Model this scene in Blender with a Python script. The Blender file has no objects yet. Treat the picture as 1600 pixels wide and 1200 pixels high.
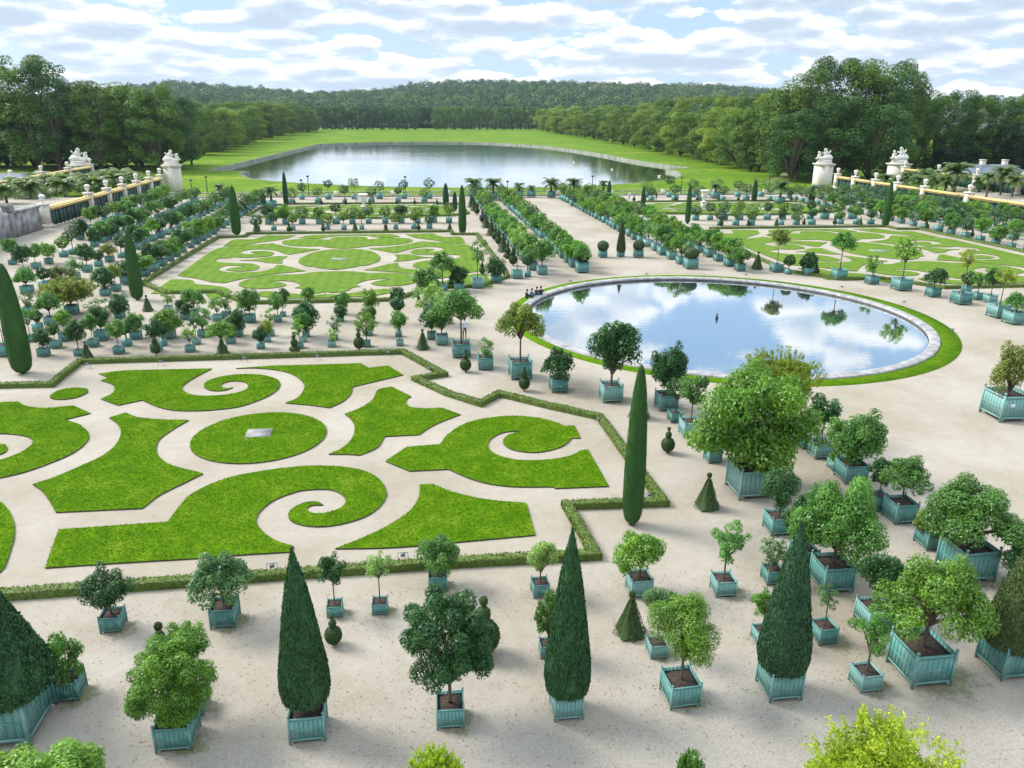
import bpy, bmesh, math, random
import numpy as np
from mathutils import Vector, Matrix

random.seed(7)
RNG = np.random.default_rng(11)
PI = math.pi

# ------------------------------------------------------------------ camera
FOC, PITCH, ROLL, YAW, CAMH = 1223.29015, 0.33207602, 0.00728387, 0.13124643, 17.0
SC = bpy.context.scene
cd_ = bpy.data.cameras.new('camera')
cam = bpy.data.objects.new('camera', cd_)
SC.collection.objects.link(cam)
SC.camera = cam
cd_.sensor_width = 36
cd_.lens = FOC * 36 / 1600
cd_.clip_start = 0.3
cd_.clip_end = 20000
_f = Vector((math.sin(YAW) * math.cos(PITCH), math.cos(YAW) * math.cos(PITCH), -math.sin(PITCH)))
_r = Vector((math.cos(YAW), -math.sin(YAW), 0))
_u = _r.cross(_f)
_rr = _r * math.cos(ROLL) + _u * math.sin(ROLL)
_uu = -_r * math.sin(ROLL) + _u * math.cos(ROLL)
m = Matrix((_rr, _uu, -_f)).transposed().to_4x4()
m.translation = Vector((0, 0, CAMH))
cam.matrix_world = m

# ------------------------------------------------------------------ sun and sky
SUN_AZ, SUN_EL = math.radians(-62), math.radians(42)      # left of the garden's long axis
sd = Vector((math.sin(SUN_AZ) * math.cos(SUN_EL), math.cos(SUN_AZ) * math.cos(SUN_EL), math.sin(SUN_EL)))
ld = bpy.data.lights.new('sun', 'SUN')
ld.energy = 2.1
ld.angle = math.radians(24)
ld.color = (1.0, 0.955, 0.88)
sun = bpy.data.objects.new('sun', ld)
SC.collection.objects.link(sun)
sun.rotation_euler = sd.to_track_quat('Z', 'Y').to_euler()

SC.view_settings.view_transform = 'Standard'
SC.view_settings.look = 'None'
SC.view_settings.exposure = 1.45
SC.view_settings.gamma = 1.0

W = bpy.data.worlds.new('World')
SC.world = W
W.use_nodes = True
nt = W.node_tree
nt.nodes.clear()


def N(t, typ, **kw):
    n = t.nodes.new(typ)
    for k, v in kw.items():
        if k.startswith('i_'):
            n.inputs[k[2:].replace('_', ' ')].default_value = v
        else:
            setattr(n, k, v)
    return n


def L(t, a, b):
    t.links.new(a, b)


def math_node(t, op, a, b=None, clamp=False):
    n = t.nodes.new('ShaderNodeMath')
    n.operation = op
    n.use_clamp = clamp
    for i, v in enumerate((a, b)):
        if v is None:
            continue
        if isinstance(v, (int, float)):
            n.inputs[i].default_value = v
        else:
            t.links.new(v, n.inputs[i])
    return n.outputs[0]


def ramp(t, fac, stops, interp='LINEAR'):
    n = t.nodes.new('ShaderNodeValToRGB')
    n.color_ramp.interpolation = interp
    el = n.color_ramp.elements
    while len(el) < len(stops):
        el.new(0.5)
    for e, (p, c) in zip(el, stops):
        e.position = p
        e.color = (c[0], c[1], c[2], 1) if len(c) == 3 else c
    t.links.new(fac, n.inputs[0])
    return n.outputs[0]


def mixc(t, fac, a, b, mode='MIX'):
    n = t.nodes.new('ShaderNodeMix')
    n.data_type = 'RGBA'
    n.blend_type = mode
    for s, v in ((0, fac), (6, a), (7, b)):
        if isinstance(v, (int, float)):
            n.inputs[s].default_value = v
        elif isinstance(v, tuple):
            n.inputs[s].default_value = (*v, 1) if len(v) == 3 else v
        else:
            t.links.new(v, n.inputs[s])
    return n.outputs[2]


out = N(nt, 'ShaderNodeOutputWorld')
bg = N(nt, 'ShaderNodeBackground')
L(nt, bg.outputs[0], out.inputs[0])
sky = N(nt, 'ShaderNodeTexSky', sky_type='NISHITA')
sky.sun_disc = False
sky.sun_elevation = SUN_EL
sky.sun_rotation = SUN_AZ
sky.air_density = 1.0
sky.dust_density = 0.6
sky.ozone_density = 1.6
SKYS = 0.12
skyc = mixc(nt, 1.0, sky.outputs[0], (SKYS, SKYS, SKYS), 'MULTIPLY')
geo = N(nt, 'ShaderNodeTexCoord')
sep = N(nt, 'ShaderNodeSeparateXYZ')
L(nt, geo.outputs['Generated'], sep.inputs[0])
zc = math_node(nt, 'MAXIMUM', sep.outputs[2], 0.0)


def cloud_noise(dz, scale, detail, seed, rough=0.62, flat=1.0):
    # elevation is spaced out so that clouds are long and low near the horizon, rounder overhead
    el = math_node(nt, 'POWER', zc, 0.72)
    el = math_node(nt, 'MULTIPLY', el, 2.35 * flat)
    el = math_node(nt, 'ADD', el, dz)
    cb = N(nt, 'ShaderNodeCombineXYZ')
    L(nt, sep.outputs[0], cb.inputs[0])
    L(nt, sep.outputs[1], cb.inputs[1])
    L(nt, el, cb.inputs[2])
    ad = N(nt, 'ShaderNodeVectorMath', operation='ADD')
    L(nt, cb.outputs[0], ad.inputs[0])
    ad.inputs[1].default_value = (seed, seed * 0.37, 0)
    nn = N(nt, 'ShaderNodeTexNoise')
    L(nt, ad.outputs[0], nn.inputs['Vector'])
    nn.inputs['Scale'].default_value = scale
    nn.inputs['Detail'].default_value = detail
    nn.inputs['Roughness'].default_value = rough
    nn.inputs['Distortion'].default_value = 0.1
    return nn.outputs[0]


def puffs(dz, scale, seed):
    el = math_node(nt, 'ADD', math_node(nt, 'MULTIPLY', math_node(nt, 'POWER', zc, 0.72), 2.35), dz)
    cb = N(nt, 'ShaderNodeCombineXYZ')
    L(nt, sep.outputs[0], cb.inputs[0]); L(nt, sep.outputs[1], cb.inputs[1]); L(nt, el, cb.inputs[2])
    v = N(nt, 'ShaderNodeTexVoronoi', feature='F1')
    v.inputs['Scale'].default_value = scale
    L(nt, cb.outputs[0], v.inputs['Vector'])
    return math_node(nt, 'SUBTRACT', 0.75, v.outputs['Distance'])


def cloud_density(dz):
    a = math_node(nt, 'MULTIPLY', cloud_noise(dz, 7.0, 11, 5.1, 0.61), 0.64)
    b = math_node(nt, 'MULTIPLY', cloud_noise(dz, 1.7, 3, 7.7), 0.26)
    c = math_node(nt, 'MULTIPLY', puffs(dz, 17.0, 1.0), 0.165)
    return math_node(nt, 'ADD', math_node(nt, 'ADD', a, b), c)


dens = cloud_density(0.0)
n1, n1u = dens, cloud_density(0.030)
cover = ramp(nt, dens, [(0.432, (0, 0, 0)), (0.474, (1, 1, 1))], 'EASE')
lit = math_node(nt, 'SUBTRACT', n1, n1u)
lit = math_node(nt, 'MULTIPLY', lit, 8.5)
lit = math_node(nt, 'ADD', lit, 0.62)
thick = math_node(nt, 'SUBTRACT', dens, 0.485)
thick = math_node(nt, 'MULTIPLY', thick, 5.0)
lit = math_node(nt, 'SUBTRACT', lit, thick, True)
ccol = ramp(nt, lit, [(0.0, (0.46, 0.55, 0.66)), (0.40, (0.56, 0.64, 0.74)), (0.75, (0.80, 0.83, 0.86)), (1.0, (0.97, 0.97, 0.95))])
# blue sky between the clouds, paler towards the horizon as the air thickens
bl = mixc(nt, ramp(nt, zc, [(0.0, (1, 1, 1)), (0.32, (0, 0, 0))]), (0.32, 0.51, 0.77), (0.47, 0.62, 0.77))
bl = mixc(nt, 0.22, bl, skyc)
col = mixc(nt, math_node(nt, 'MULTIPLY', cover, 0.93), bl, ccol)
# high sky above the view made brighter, to add soft light on the ground
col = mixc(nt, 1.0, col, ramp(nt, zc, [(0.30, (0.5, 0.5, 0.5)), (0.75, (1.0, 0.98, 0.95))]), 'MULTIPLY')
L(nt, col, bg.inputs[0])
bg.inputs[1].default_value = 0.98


# ------------------------------------------------------------------ photo pixel <-> garden
def G(x, y, z=0.0):
    a = (x - 800) / FOC
    b = (600 - y) / FOC
    c, s = math.cos(ROLL), math.sin(ROLL)
    a, b = c * a - s * b, s * a + c * b
    dy = math.cos(PITCH) + b * math.sin(PITCH)
    dz = -math.sin(PITCH) + b * math.cos(PITCH)
    t = (z - CAMH) / dz
    X, Y = a * t, dy * t
    c, s = math.cos(YAW), math.sin(YAW)
    return (X * c + Y * s, -X * s + Y * c)


def PX(X, Y, z=0.0):
    c, s = math.cos(YAW), math.sin(YAW)
    x, y, z = X * c - Y * s, X * s + Y * c, z - CAMH
    d = y * math.cos(PITCH) - z * math.sin(PITCH)
    u = y * math.sin(PITCH) + z * math.cos(PITCH)
    a, b = x / d, u / d
    c, s = math.cos(ROLL), math.sin(ROLL)
    a, b = c * a + s * b, -s * a + c * b
    return 800 + a * FOC, 600 - b * FOC, d


def z_at(X, Y, ypx):
    lo, hi = -10.0, 120.0
    for _ in range(40):
        md = (lo + hi) / 2
        if PX(X, Y, md)[1] > ypx:
            lo = md
        else:
            hi = md
    return lo


# ------------------------------------------------------------------ materials
def new_mat(name):
    mt = bpy.data.materials.new(name)
    mt.use_nodes = True
    t = mt.node_tree
    b = t.nodes['Principled BSDF']
    return mt, t, b


def plain(name, col, rough=0.6, var=0.15, scale=6.0, metal=0.0, bump=0.0, coords='Object'):
    mt, t, b = new_mat(name)
    tc = N(t, 'ShaderNodeTexCoord')
    no = N(t, 'ShaderNodeTexNoise')
    no.inputs['Scale'].default_value = scale
    no.inputs['Detail'].default_value = 6
    L(t, tc.outputs[coords], no.inputs['Vector'])
    lo = tuple(max(0, c * (1 - var)) for c in col)
    hi = tuple(min(1, c * (1 + var)) for c in col)
    L(t, ramp(t, no.outputs[0], [(0.3, lo), (0.7, hi)]), b.inputs['Base Color'])
    b.inputs['Roughness'].default_value = rough
    b.inputs['Metallic'].default_value = metal
    if bump:
        bm_ = N(t, 'ShaderNodeBump')
        bm_.inputs['Strength'].default_value = bump
        bm_.inputs['Distance'].default_value = 0.05
        L(t, no.outputs[0], bm_.inputs['Height'])
        L(t, bm_.outputs[0], b.inputs['Normal'])
    return mt


def leaf_mat(name, rough=0.42, trans=0.35, spec=0.5, base=None, var=0.35, shift=0.12, nscale=2.2):
    """leaf colour comes from the object's own colour; each leaf differs a little"""
    mt, t, b = new_mat(name)
    oi = N(t, 'ShaderNodeObjectInfo')
    at = N(t, 'ShaderNodeAttribute', attribute_name='rnd')
    src = oi.outputs['Color'] if base is None else None
    hsv = N(t, 'ShaderNodeHueSaturation')
    if src is not None:
        L(t, src, hsv.inputs['Color'])
    else:
        hsv.inputs['Color'].default_value = (*base, 1)
    v = math_node(t, 'MULTIPLY', at.outputs['Fac'], var * 2)
    v = math_node(t, 'ADD', v, 1 - var)
    # larger patches: young growth next to older leaves
    tc = N(t, 'ShaderNodeTexCoord')
    no = N(t, 'ShaderNodeTexNoise')
    no.inputs['Scale'].default_value = nscale
    no.inputs['Detail'].default_value = 2
    L(t, tc.outputs['Object'], no.inputs['Vector'])
    v2 = math_node(t, 'ADD', math_node(t, 'MULTIPLY', no.outputs[0], 0.7), 0.65)
    v = math_node(t, 'MULTIPLY', v, v2)
    L(t, v, hsv.inputs['Value'])
    h = math_node(t, 'MULTIPLY', at.outputs['Fac'], -shift * 0.25)
    h = math_node(t, 'ADD', h, 0.5 + shift * 0.10)
    L(t, h, hsv.inputs['Hue'])
    hsv.inputs['Saturation'].default_value = 1.0
    L(t, hsv.outputs[0], b.inputs['Base Color'])
    b.inputs['Roughness'].default_value = rough
    b.inputs['Specular IOR Level'].default_value = spec
    tr = N(t, 'ShaderNodeBsdfTranslucent')
    br = mixc(t, 1.0, hsv.outputs[0], (1.3, 1.5, 0.7), 'MULTIPLY')
    L(t, br, tr.inputs[0])
    mx = N(t, 'ShaderNodeMixShader')
    mx.inputs[0].default_value = trans
    L(t, b.outputs[0], mx.inputs[1])
    L(t, tr.outputs[0], mx.inputs[2])
    L(t, mx.outputs[0], t.nodes['Material Output'].inputs[0])
    return mt


M_LEAF = leaf_mat('orange_leaf')
M_NEEDLE = leaf_mat('yew_needle', rough=0.55, trans=0.12, spec=0.3, var=0.46, shift=0.07, nscale=7)
M_WOOD = leaf_mat('woodland_leaf', rough=0.6, trans=0.08, spec=0.2, var=0.30, nscale=3.5)
M_BARK = plain('bark', (0.10, 0.075, 0.055), 0.9, 0.35, 9, bump=0.6)
M_SOIL = plain('soil', (0.040, 0.027, 0.020), 0.95, 0.6, 9, bump=0.9)
M_STONE = plain('pale_stone', (0.60, 0.56, 0.49), 0.8, 0.2, 3.0, bump=0.25)
M_MARBLE = plain('weathered_marble', (0.68, 0.65, 0.60), 0.7, 0.22, 5.0, bump=0.2)
M_OLDSTONE = plain('grey_weathered_stone', (0.25, 0.25, 0.25), 0.9, 0.6, 0.9, bump=0.4)
M_IRON = plain('dark_iron', (0.03, 0.035, 0.035), 0.5, 0.2, 8)
M_YELLOW = plain('yellow_slats', (0.60, 0.45, 0.18), 0.6, 0.12, 4)
M_GREENP = plain('dark_green_panel', (0.015, 0.075, 0.07), 0.35, 0.3, 2)
M_SLATE = plain('slate_roof', (0.10, 0.12, 0.16), 0.5, 0.3, 2)
M_PLASTER = plain('cream_plaster', (0.55, 0.52, 0.46), 0.85, 0.1, 2)
M_WHITE = plain('white_paint', (0.78, 0.78, 0.76), 0.5, 0.05, 4)
M_SKIN = plain('skin', (0.45, 0.27, 0.19), 0.6, 0.05, 4)
M_DARKCLOTH = plain('dark_clothing', (0.02, 0.022, 0.035), 0.85, 0.2, 8)
M_BLUECLOTH = plain('blue_clothing', (0.05, 0.09, 0.22), 0.85, 0.2, 8)
M_WHITECLOTH = plain('pale_clothing', (0.62, 0.68, 0.78), 0.85, 0.1, 8)
M_LILAC = plain('lilac_clothing', (0.45, 0.28, 0.55), 0.85, 0.1, 8)
M_HAIR = plain('dark_hair', (0.03, 0.02, 0.015), 0.7, 0.2, 20)


def tub_mat():
    mt, t, b = new_mat('painted_tub')
    oi = N(t, 'ShaderNodeObjectInfo')
    tc = N(t, 'ShaderNodeTexCoord')
    no = N(t, 'ShaderNodeTexNoise')
    no.inputs['Scale'].default_value = 3.5
    no.inputs['Detail'].default_value = 7
    L(t, tc.outputs['Object'], no.inputs['Vector'])
    no2 = N(t, 'ShaderNodeTexNoise')
    no2.inputs['Scale'].default_value = 22
    L(t, tc.outputs['Object'], no2.inputs['Vector'])
    c = ramp(t, oi.outputs['Random'], [(0.0, (0.055, 0.205, 0.188)), (0.5, (0.090, 0.270, 0.248)), (1.0, (0.165, 0.345, 0.318))])
    worn = ramp(t, no.outputs[0], [(0.48, (0, 0, 0)), (0.70, (1, 1, 1))])
    c = mixc(t, math_node(t, 'MULTIPLY', worn, 0.6), c, (0.24, 0.36, 0.34))
    c = mixc(t, math_node(t, 'MULTIPLY', ramp(t, no2.outputs[0], [(0.60, (0, 0, 0)), (0.72, (1, 1, 1))]), 0.35), c, (0.06, 0.10, 0.09))
    sp = N(t, 'ShaderNodeSeparateXYZ')
    L(t, tc.outputs['Object'], sp.inputs[0])
    # splashed grit round the feet
    grit = math_node(t, 'MULTIPLY', ramp(t, sp.outputs[2], [(0.0, (1, 1, 1)), (0.22, (0, 0, 0))]), no.outputs[0])
    c = mixc(t, math_node(t, 'MULTIPLY', grit, 0.9), c, (0.26, 0.24, 0.20))
    L(t, c, b.inputs['Base Color'])
    b.inputs['Roughness'].default_value = 0.48
    return mt


M_TUB = tub_mat()


def gravel_mat():
    mt, t, b = new_mat('gravel')
    tc = N(t, 'ShaderNodeTexCoord')
    P_ = tc.outputs['Object']
    big = N(t, 'ShaderNodeTexNoise'); big.inputs['Scale'].default_value = 0.16; big.inputs['Detail'].default_value = 5
    mid = N(t, 'ShaderNodeTexNoise'); mid.inputs['Scale'].default_value = 1.6; mid.inputs['Detail'].default_value = 7; mid.inputs['Roughness'].default_value = 0.7
    fine = N(t, 'ShaderNodeTexNoise'); fine.inputs['Scale'].default_value = 11; fine.inputs['Detail'].default_value = 6; fine.inputs['Roughness'].default_value = 0.85
    vor = N(t, 'ShaderNodeTexVoronoi'); vor.inputs['Scale'].default_value = 9.0
    for n in (big, mid, fine, vor):
        L(t, P_, n.inputs['Vector'])
    c = ramp(t, fine.outputs[0], [(0.28, (0.155, 0.135, 0.105)), (0.5, (0.330, 0.300, 0.252)), (0.72, (0.51, 0.468, 0.405))])
    c = mixc(t, 0.55, c, ramp(t, mid.outputs[0], [(0.32, (0.262, 0.222, 0.168)), (0.66, (0.390, 0.355, 0.305))]))
    c = mixc(t, 0.42, c, ramp(t, big.outputs[0], [(0.35, (0.225, 0.190, 0.125)), (0.65, (0.400, 0.368, 0.322))]))
    # coarser, greyer stone close to the terrace
    sp = N(t, 'ShaderNodeSeparateXYZ')
    L(t, P_, sp.inputs[0])
    yy = math_node(t, 'ADD', sp.outputs[1], math_node(t, 'MULTIPLY', mid.outputs[0], 3.0))
    near = ramp(t, math_node(t, 'DIVIDE', yy, 40.0), [(0.43, (1, 1, 1)), (0.56, (0, 0, 0))])
    g2 = ramp(t, fine.outputs[0], [(0.30, (0.14, 0.135, 0.125)), (0.5, (0.33, 0.32, 0.30)), (0.72, (0.53, 0.515, 0.49))])
    c = mixc(t, math_node(t, 'MULTIPLY', near, 0.45), c, g2)
    # scattered litter: dead leaves and dark flecks
    fl = ramp(t, vor.outputs['Distance'], [(0.0, (1, 1, 1)), (0.13, (0, 0, 0))])
    msk = ramp(t, mid.outputs[0], [(0.50, (0, 0, 0)), (0.66, (1, 1, 1))])
    c = mixc(t, math_node(t, 'MULTIPLY', math_node(t, 'MULTIPLY', fl, msk), 0.75), c, (0.11, 0.085, 0.05))
    L(t, c, b.inputs['Base Color'])
    b.inputs['Roughness'].default_value = 0.95
    b.inputs['Specular IOR Level'].default_value = 0.2
    bp = N(t, 'ShaderNodeBump'); bp.inputs['Strength'].default_value = 0.7; bp.inputs['Distance'].default_value = 0.04
    L(t, fine.outputs[0], bp.inputs['Height'])
    L(t, bp.outputs[0], b.inputs['Normal'])
    return mt


M_GRAVEL = gravel_mat()


def grass_mat(name, c0, c1, c2, stripes=0.0, scale=1.0, blades=True):
    mt, t, b = new_mat(name)
    tc = N(t, 'ShaderNodeTexCoord')
    P_ = tc.outputs['Object']
    a = N(t, 'ShaderNodeTexNoise'); a.inputs['Scale'].default_value = 0.7 * scale; a.inputs['Detail'].default_value = 6; a.inputs['Roughness'].default_value = 0.65
    f = N(t, 'ShaderNodeTexNoise'); f.inputs['Scale'].default_value = 5.5 * scale; f.inputs['Detail'].default_value = 7; f.inputs['Roughness'].default_value = 0.75
    for n in (a, f):
        L(t, P_, n.inputs['Vector'])
    c = ramp(t, a.outputs[0], [(0.3, c0), (0.52, c1), (0.72, c2)])
    c = mixc(t, 0.8, c, ramp(t, f.outputs[0], [(0.33, (0.55, 0.58, 0.5)), (0.66, (1.32, 1.3, 1.3))]), 'MULTIPLY')
    if stripes:
        sp = N(t, 'ShaderNodeSeparateXYZ')
        L(t, P_, sp.inputs[0])
        w = math_node(t, 'SINE', math_node(t, 'MULTIPLY', sp.outputs[0], 5.2))
        w = math_node(t, 'ADD', math_node(t, 'MULTIPLY', w, stripes), 1.0)
        w2 = math_node(t, 'SINE', math_node(t, 'MULTIPLY', sp.outputs[1], 4.2))
        w2 = math_node(t, 'ADD', math_node(t, 'MULTIPLY', w2, stripes * 0.5), 1.0)
        w = math_node(t, 'MULTIPLY', w, w2)
        cb = N(t, 'ShaderNodeCombineColor')
        for i in range(3):
            L(t, w, cb.inputs[i])
        c = mixc(t, 1.0, c, cb.outputs[0], 'MULTIPLY')
    L(t, c, b.inputs['Base Color'])
    b.inputs['Roughness'].default_value = 0.75
    b.inputs['Specular IOR Level'].default_value = 0.02
    bp = N(t, 'ShaderNodeBump'); bp.inputs['Strength'].default_value = 0.8; bp.inputs['Distance'].default_value = 0.06
    L(t, f.outputs[0], bp.inputs['Height'])
    L(t, bp.outputs[0], b.inputs['Normal'])
    return mt


M_LAWN = grass_mat('parterre_turf', (0.050, 0.125, 0.004), (0.082, 0.172, 0.005), (0.140, 0.215, 0.014))
M_LAWN2 = grass_mat('mown_turf', (0.085, 0.16, 0.018), (0.110, 0.188, 0.026), (0.145, 0.215, 0.040), stripes=0.07)
M_PARK = grass_mat('park_grass', (0.078, 0.155, 0.014), (0.108, 0.19, 0.018), (0.19, 0.25, 0.028), scale=0.06)
M_EDGE = plain('cut_turf_edge', (0.055, 0.05, 0.025), 0.95, 0.4, 10)
M_HILL = plain('hill_ground', (0.02, 0.045, 0.02), 1.0, 0.3, 0.02)
M_BLADE = leaf_mat('grass_blade', rough=0.8, trans=0.3, spec=0.0, base=(0.068, 0.160, 0.003), var=0.34, shift=0.12, nscale=0.9)


def water_mat(name, col, gloss, bump, scale, rough=0.02):
    mt, t, b = new_mat(name)
    t.nodes.remove(b)
    tc = N(t, 'ShaderNodeTexCoord')
    mp = N(t, 'ShaderNodeMapping')
    mp.inputs['Scale'].default_value = (0.35, 1.0, 1.0)
    L(t, tc.outputs['Object'], mp.inputs[0])
    no = N(t, 'ShaderNodeTexNoise'); no.inputs['Scale'].default_value = scale; no.inputs['Detail'].default_value = 3
    L(t, mp.outputs[0], no.inputs['Vector'])
    no2 = N(t, 'ShaderNodeTexNoise'); no2.inputs['Scale'].default_value = scale * 0.06; no2.inputs['Detail'].default_value = 3
    L(t, mp.outputs[0], no2.inputs['Vector'])
    calm = ramp(t, no2.outputs[0], [(0.40, (0.15, 0.15, 0.15)), (0.60, (1, 1, 1))])
    bp = N(t, 'ShaderNodeBump')
    bp.inputs['Distance'].default_value = 0.02
    L(t, math_node(t, 'MULTIPLY', calm, bump), bp.inputs['Strength'])
    L(t, no.outputs[0], bp.inputs['Height'])
    gl = N(t, 'ShaderNodeBsdfGlossy')
    gl.inputs['Roughness'].default_value = rough
    gl.inputs['Color'].default_value = (0.93, 0.97, 1, 1)
    L(t, bp.outputs[0], gl.inputs['Normal'])
    df = N(t, 'ShaderNodeBsdfDiffuse')
    df.inputs[0].default_value = (*col, 1)
    fr = N(t, 'ShaderNodeLayerWeight')
    fr.inputs[0].default_value = 0.5
    fac = math_node(t, 'POWER', fr.outputs['Facing'], 1.6)
    fac = math_node(t, 'ADD', math_node(t, 'MULTIPLY', fac, gloss), 0.08, True)
    mx = N(t, 'ShaderNodeMixShader')
    L(t, fac, mx.inputs[0])
    L(t, df.outputs[0], mx.inputs[1])
    L(t, gl.outputs[0], mx.inputs[2])
    L(t, mx.outputs[0], t.nodes['Material Output'].inputs[0])
    return mt


M_POND = water_mat('pond_water', (0.05, 0.075, 0.075), 1.15, 0.16, 2.6, 0.035)
M_LAKE = water_mat('lake_water', (0.10, 0.14, 0.15), 1.15, 0.7, 0.9, 0.06)


# ------------------------------------------------------------------ mesh helpers
def mesh_np(name, V, F, mats, smooth=False, midx=None, rnd=None):
    """V (n,3), F list of arrays (k,3) / (k,4)"""
    me = bpy.data.meshes.new(name)
    F = [f for f in F if len(f)]
    me.vertices.add(len(V))
    me.vertices.foreach_set('co', np.asarray(V, np.float32).ravel())
    nl = sum(f.size for f in F)
    npoly = sum(len(f) for f in F)
    me.loops.add(nl)
    me.loops.foreach_set('vertex_index', np.concatenate([f.ravel() for f in F]).astype(np.int32))
    me.polygons.add(npoly)
    tot = np.concatenate([np.full(len(f), f.shape[1]) for f in F])
    st = np.concatenate([[0], np.cumsum(tot)[:-1]])
    me.polygons.foreach_set('loop_start', st.astype(np.int32))
    me.polygons.foreach_set('loop_total', tot.astype(np.int32))
    if midx is not None:
        me.polygons.foreach_set('material_index', midx.astype(np.int32))
    if smooth:
        me.polygons.foreach_set('use_smooth', np.ones(npoly, bool))
    for mt in (mats if isinstance(mats, (list, tuple)) else [mats]):
        me.materials.append(mt)
    if rnd is not None:
        at = me.attributes.new('rnd', 'FLOAT', 'FACE')
        at.data.foreach_set('value', rnd.astype(np.float32))
    me.update(calc_edges=True)
    return me


class Geo:
    """collects pieces (verts, faces, material index) and makes one mesh"""
    def __init__(s):
        s.V, s.F, s.M, s.R, s.n = [], [], [], [], 0

    def add(s, V, F, mi=0, rnd=None):
        V = np.asarray(V, float)
        F = np.asarray(F, int)
        if len(F) == 0:
            return
        s.V.append(V)
        s.F.append(F + s.n)
        s.M.append(np.full(len(F), mi))
        s.R.append(np.full(len(F), 0.5) if rnd is None else rnd)
        s.n += len(V)

    def mesh(s, name, mats, smooth=False):
        return mesh_np(name, np.concatenate(s.V), s.F, mats, smooth, np.concatenate(s.M), np.concatenate(s.R))

    def box(s, x0, x1, y0, y1, z0, z1, mi=0, taper=0.0):
        t = taper
        V = [(x0, y0, z0), (x1, y0, z0), (x1, y1, z0), (x0, y1, z0),
             (x0 + t, y0 + t, z1), (x1 - t, y0 + t, z1), (x1 - t, y1 - t, z1), (x0 + t, y1 - t, z1)]
        F = [(3, 2, 1, 0), (4, 5, 6, 7), (0, 1, 5, 4), (1, 2, 6, 5), (2, 3, 7, 6), (3, 0, 4, 7)]
        s.add(V, F, mi)

    def lathe(s, prof, seg=12, cx=0, cy=0, mi=0, cap=True, wob=0.0, phase=0.0, sq=1.0):
        prof = np.asarray(prof, float)
        a = np.arange(seg) / seg * 2 * PI + phase
        k = len(prof)
        r = prof[:, 0][:, None] * np.ones(seg)
        if wob:
            r = r * (1 + RNG.normal(0, wob, (k, seg)))
        V = np.stack([cx + r * np.cos(a), cy + r * np.sin(a), prof[:, 1][:, None] * np.ones(seg)], -1).reshape(-1, 3)
        i = np.arange(k - 1)[:, None] * seg
        j = np.arange(seg)[None, :]
        j2 = (j + 1) % seg
        F = np.stack([i + j, i + j2, i + seg + j2, i + seg + j], -1).reshape(-1, 4)
        s.add(V, F, mi)
        if cap:
            for row, rev in ((0, True), (k - 1, False)):
                if prof[row, 0] > 1e-4:
                    c = [[cx, cy, prof[row, 1]]]
                    ring = V[row * seg:(row + 1) * seg]
                    tri = [(0, 1 + (q + 1) % seg, 1 + q) if rev else (0, 1 + q, 1 + (q + 1) % seg) for q in range(seg)]
                    s.add(np.concatenate([c, ring]), tri, mi)

    def tube(s, pts, radii, seg=6, mi=0):
        pts = [Vector(p) for p in pts]
        rings = []
        for i, p in enumerate(pts):
            d = (pts[min(i + 1, len(pts) - 1)] - pts[max(i - 1, 0)]).normalized()
            ref = Vector((1, 0, 0)) if abs(d.x) < 0.8 else Vector((0, 1, 0))
            u = d.cross(ref).normalized()
            v = d.cross(u)
            rings += [p + (u * math.cos(q / seg * 2 * PI) + v * math.sin(q / seg * 2 * PI)) * radii[i] for q in range(seg)]
        F = []
        for i in range(len(pts) - 1):
            for q in range(seg):
                a, b = i * seg + q, i * seg + (q + 1) % seg
                F.append((a, b, b + seg, a + seg))
        s.add([tuple(p) for p in rings], F, mi)
        n = len(pts)
        top = [tuple(p) for p in rings[-seg:]] + [tuple(pts[-1])]
        s.add(top, [(seg, q, (q + 1) % seg) for q in range(seg)], mi)

    def sphere(s, c, r, seg=10, rings=6, mi=0, sz=1.0):
        pr = [(max(1e-5, r * math.sin(i / rings * PI)), c[2] - r * sz * math.cos(i / rings * PI)) for i in range(rings + 1)]
        s.lathe(pr, seg, c[0], c[1], mi, False)

    def leaves(s, P_, Nn, size, mi=0, aspect=0.5, jit=0.6, droop=0.0, svar=0.35):
        """rhombic leaves at points P_ facing roughly Nn"""
        n = len(P_)
        Nn = Nn + RNG.normal(0, jit, (n, 3))
        Nn /= np.linalg.norm(Nn, axis=1)[:, None] + 1e-9
        d = RNG.normal(0, 1, (n, 3))
        d[:, 2] -= droop
        d -= (d * Nn).sum(1)[:, None] * Nn
        d /= np.linalg.norm(d, axis=1)[:, None] + 1e-9
        w = np.cross(Nn, d)
        sz = (size * (1 + RNG.uniform(-svar, svar, n)))[:, None]
        fold = Nn * sz * 0.10
        V = np.stack([P_ - d * sz * 0.5, P_ + w * sz * aspect * 0.5 + fold, P_ + d * sz * 0.5, P_ - w * sz * aspect * 0.5 + fold], 1).reshape(-1, 3)
        F = np.arange(n * 4).reshape(-1, 4)
        s.add(V, F, mi, RNG.uniform(0, 1, n))


def sph_pts(n):
    v = RNG.normal(0, 1, (n, 3))
    return v / np.linalg.norm(v, axis=1)[:, None]


def link(name, me, parent=None, loc=(0, 0, 0), rz=0.0, scale=(1, 1, 1), color=None):
    o = bpy.data.objects.new(name, me)
    SC.collection.objects.link(o)
    o.location = loc
    if rz:
        o.rotation_euler = (0, 0, rz)
    o.scale = scale
    if parent:
        o.parent = parent
    if color:
        o.color = (*color, 1)
    return o


def tag(o, label, cat, group=None):
    o['label'] = label
    o['category'] = cat
    if group:
        o['group'] = group
    return o


def struct(name, me, kind='structure', **kw):
    o = link(name, me, **kw)
    o['kind'] = kind
    return o


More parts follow.
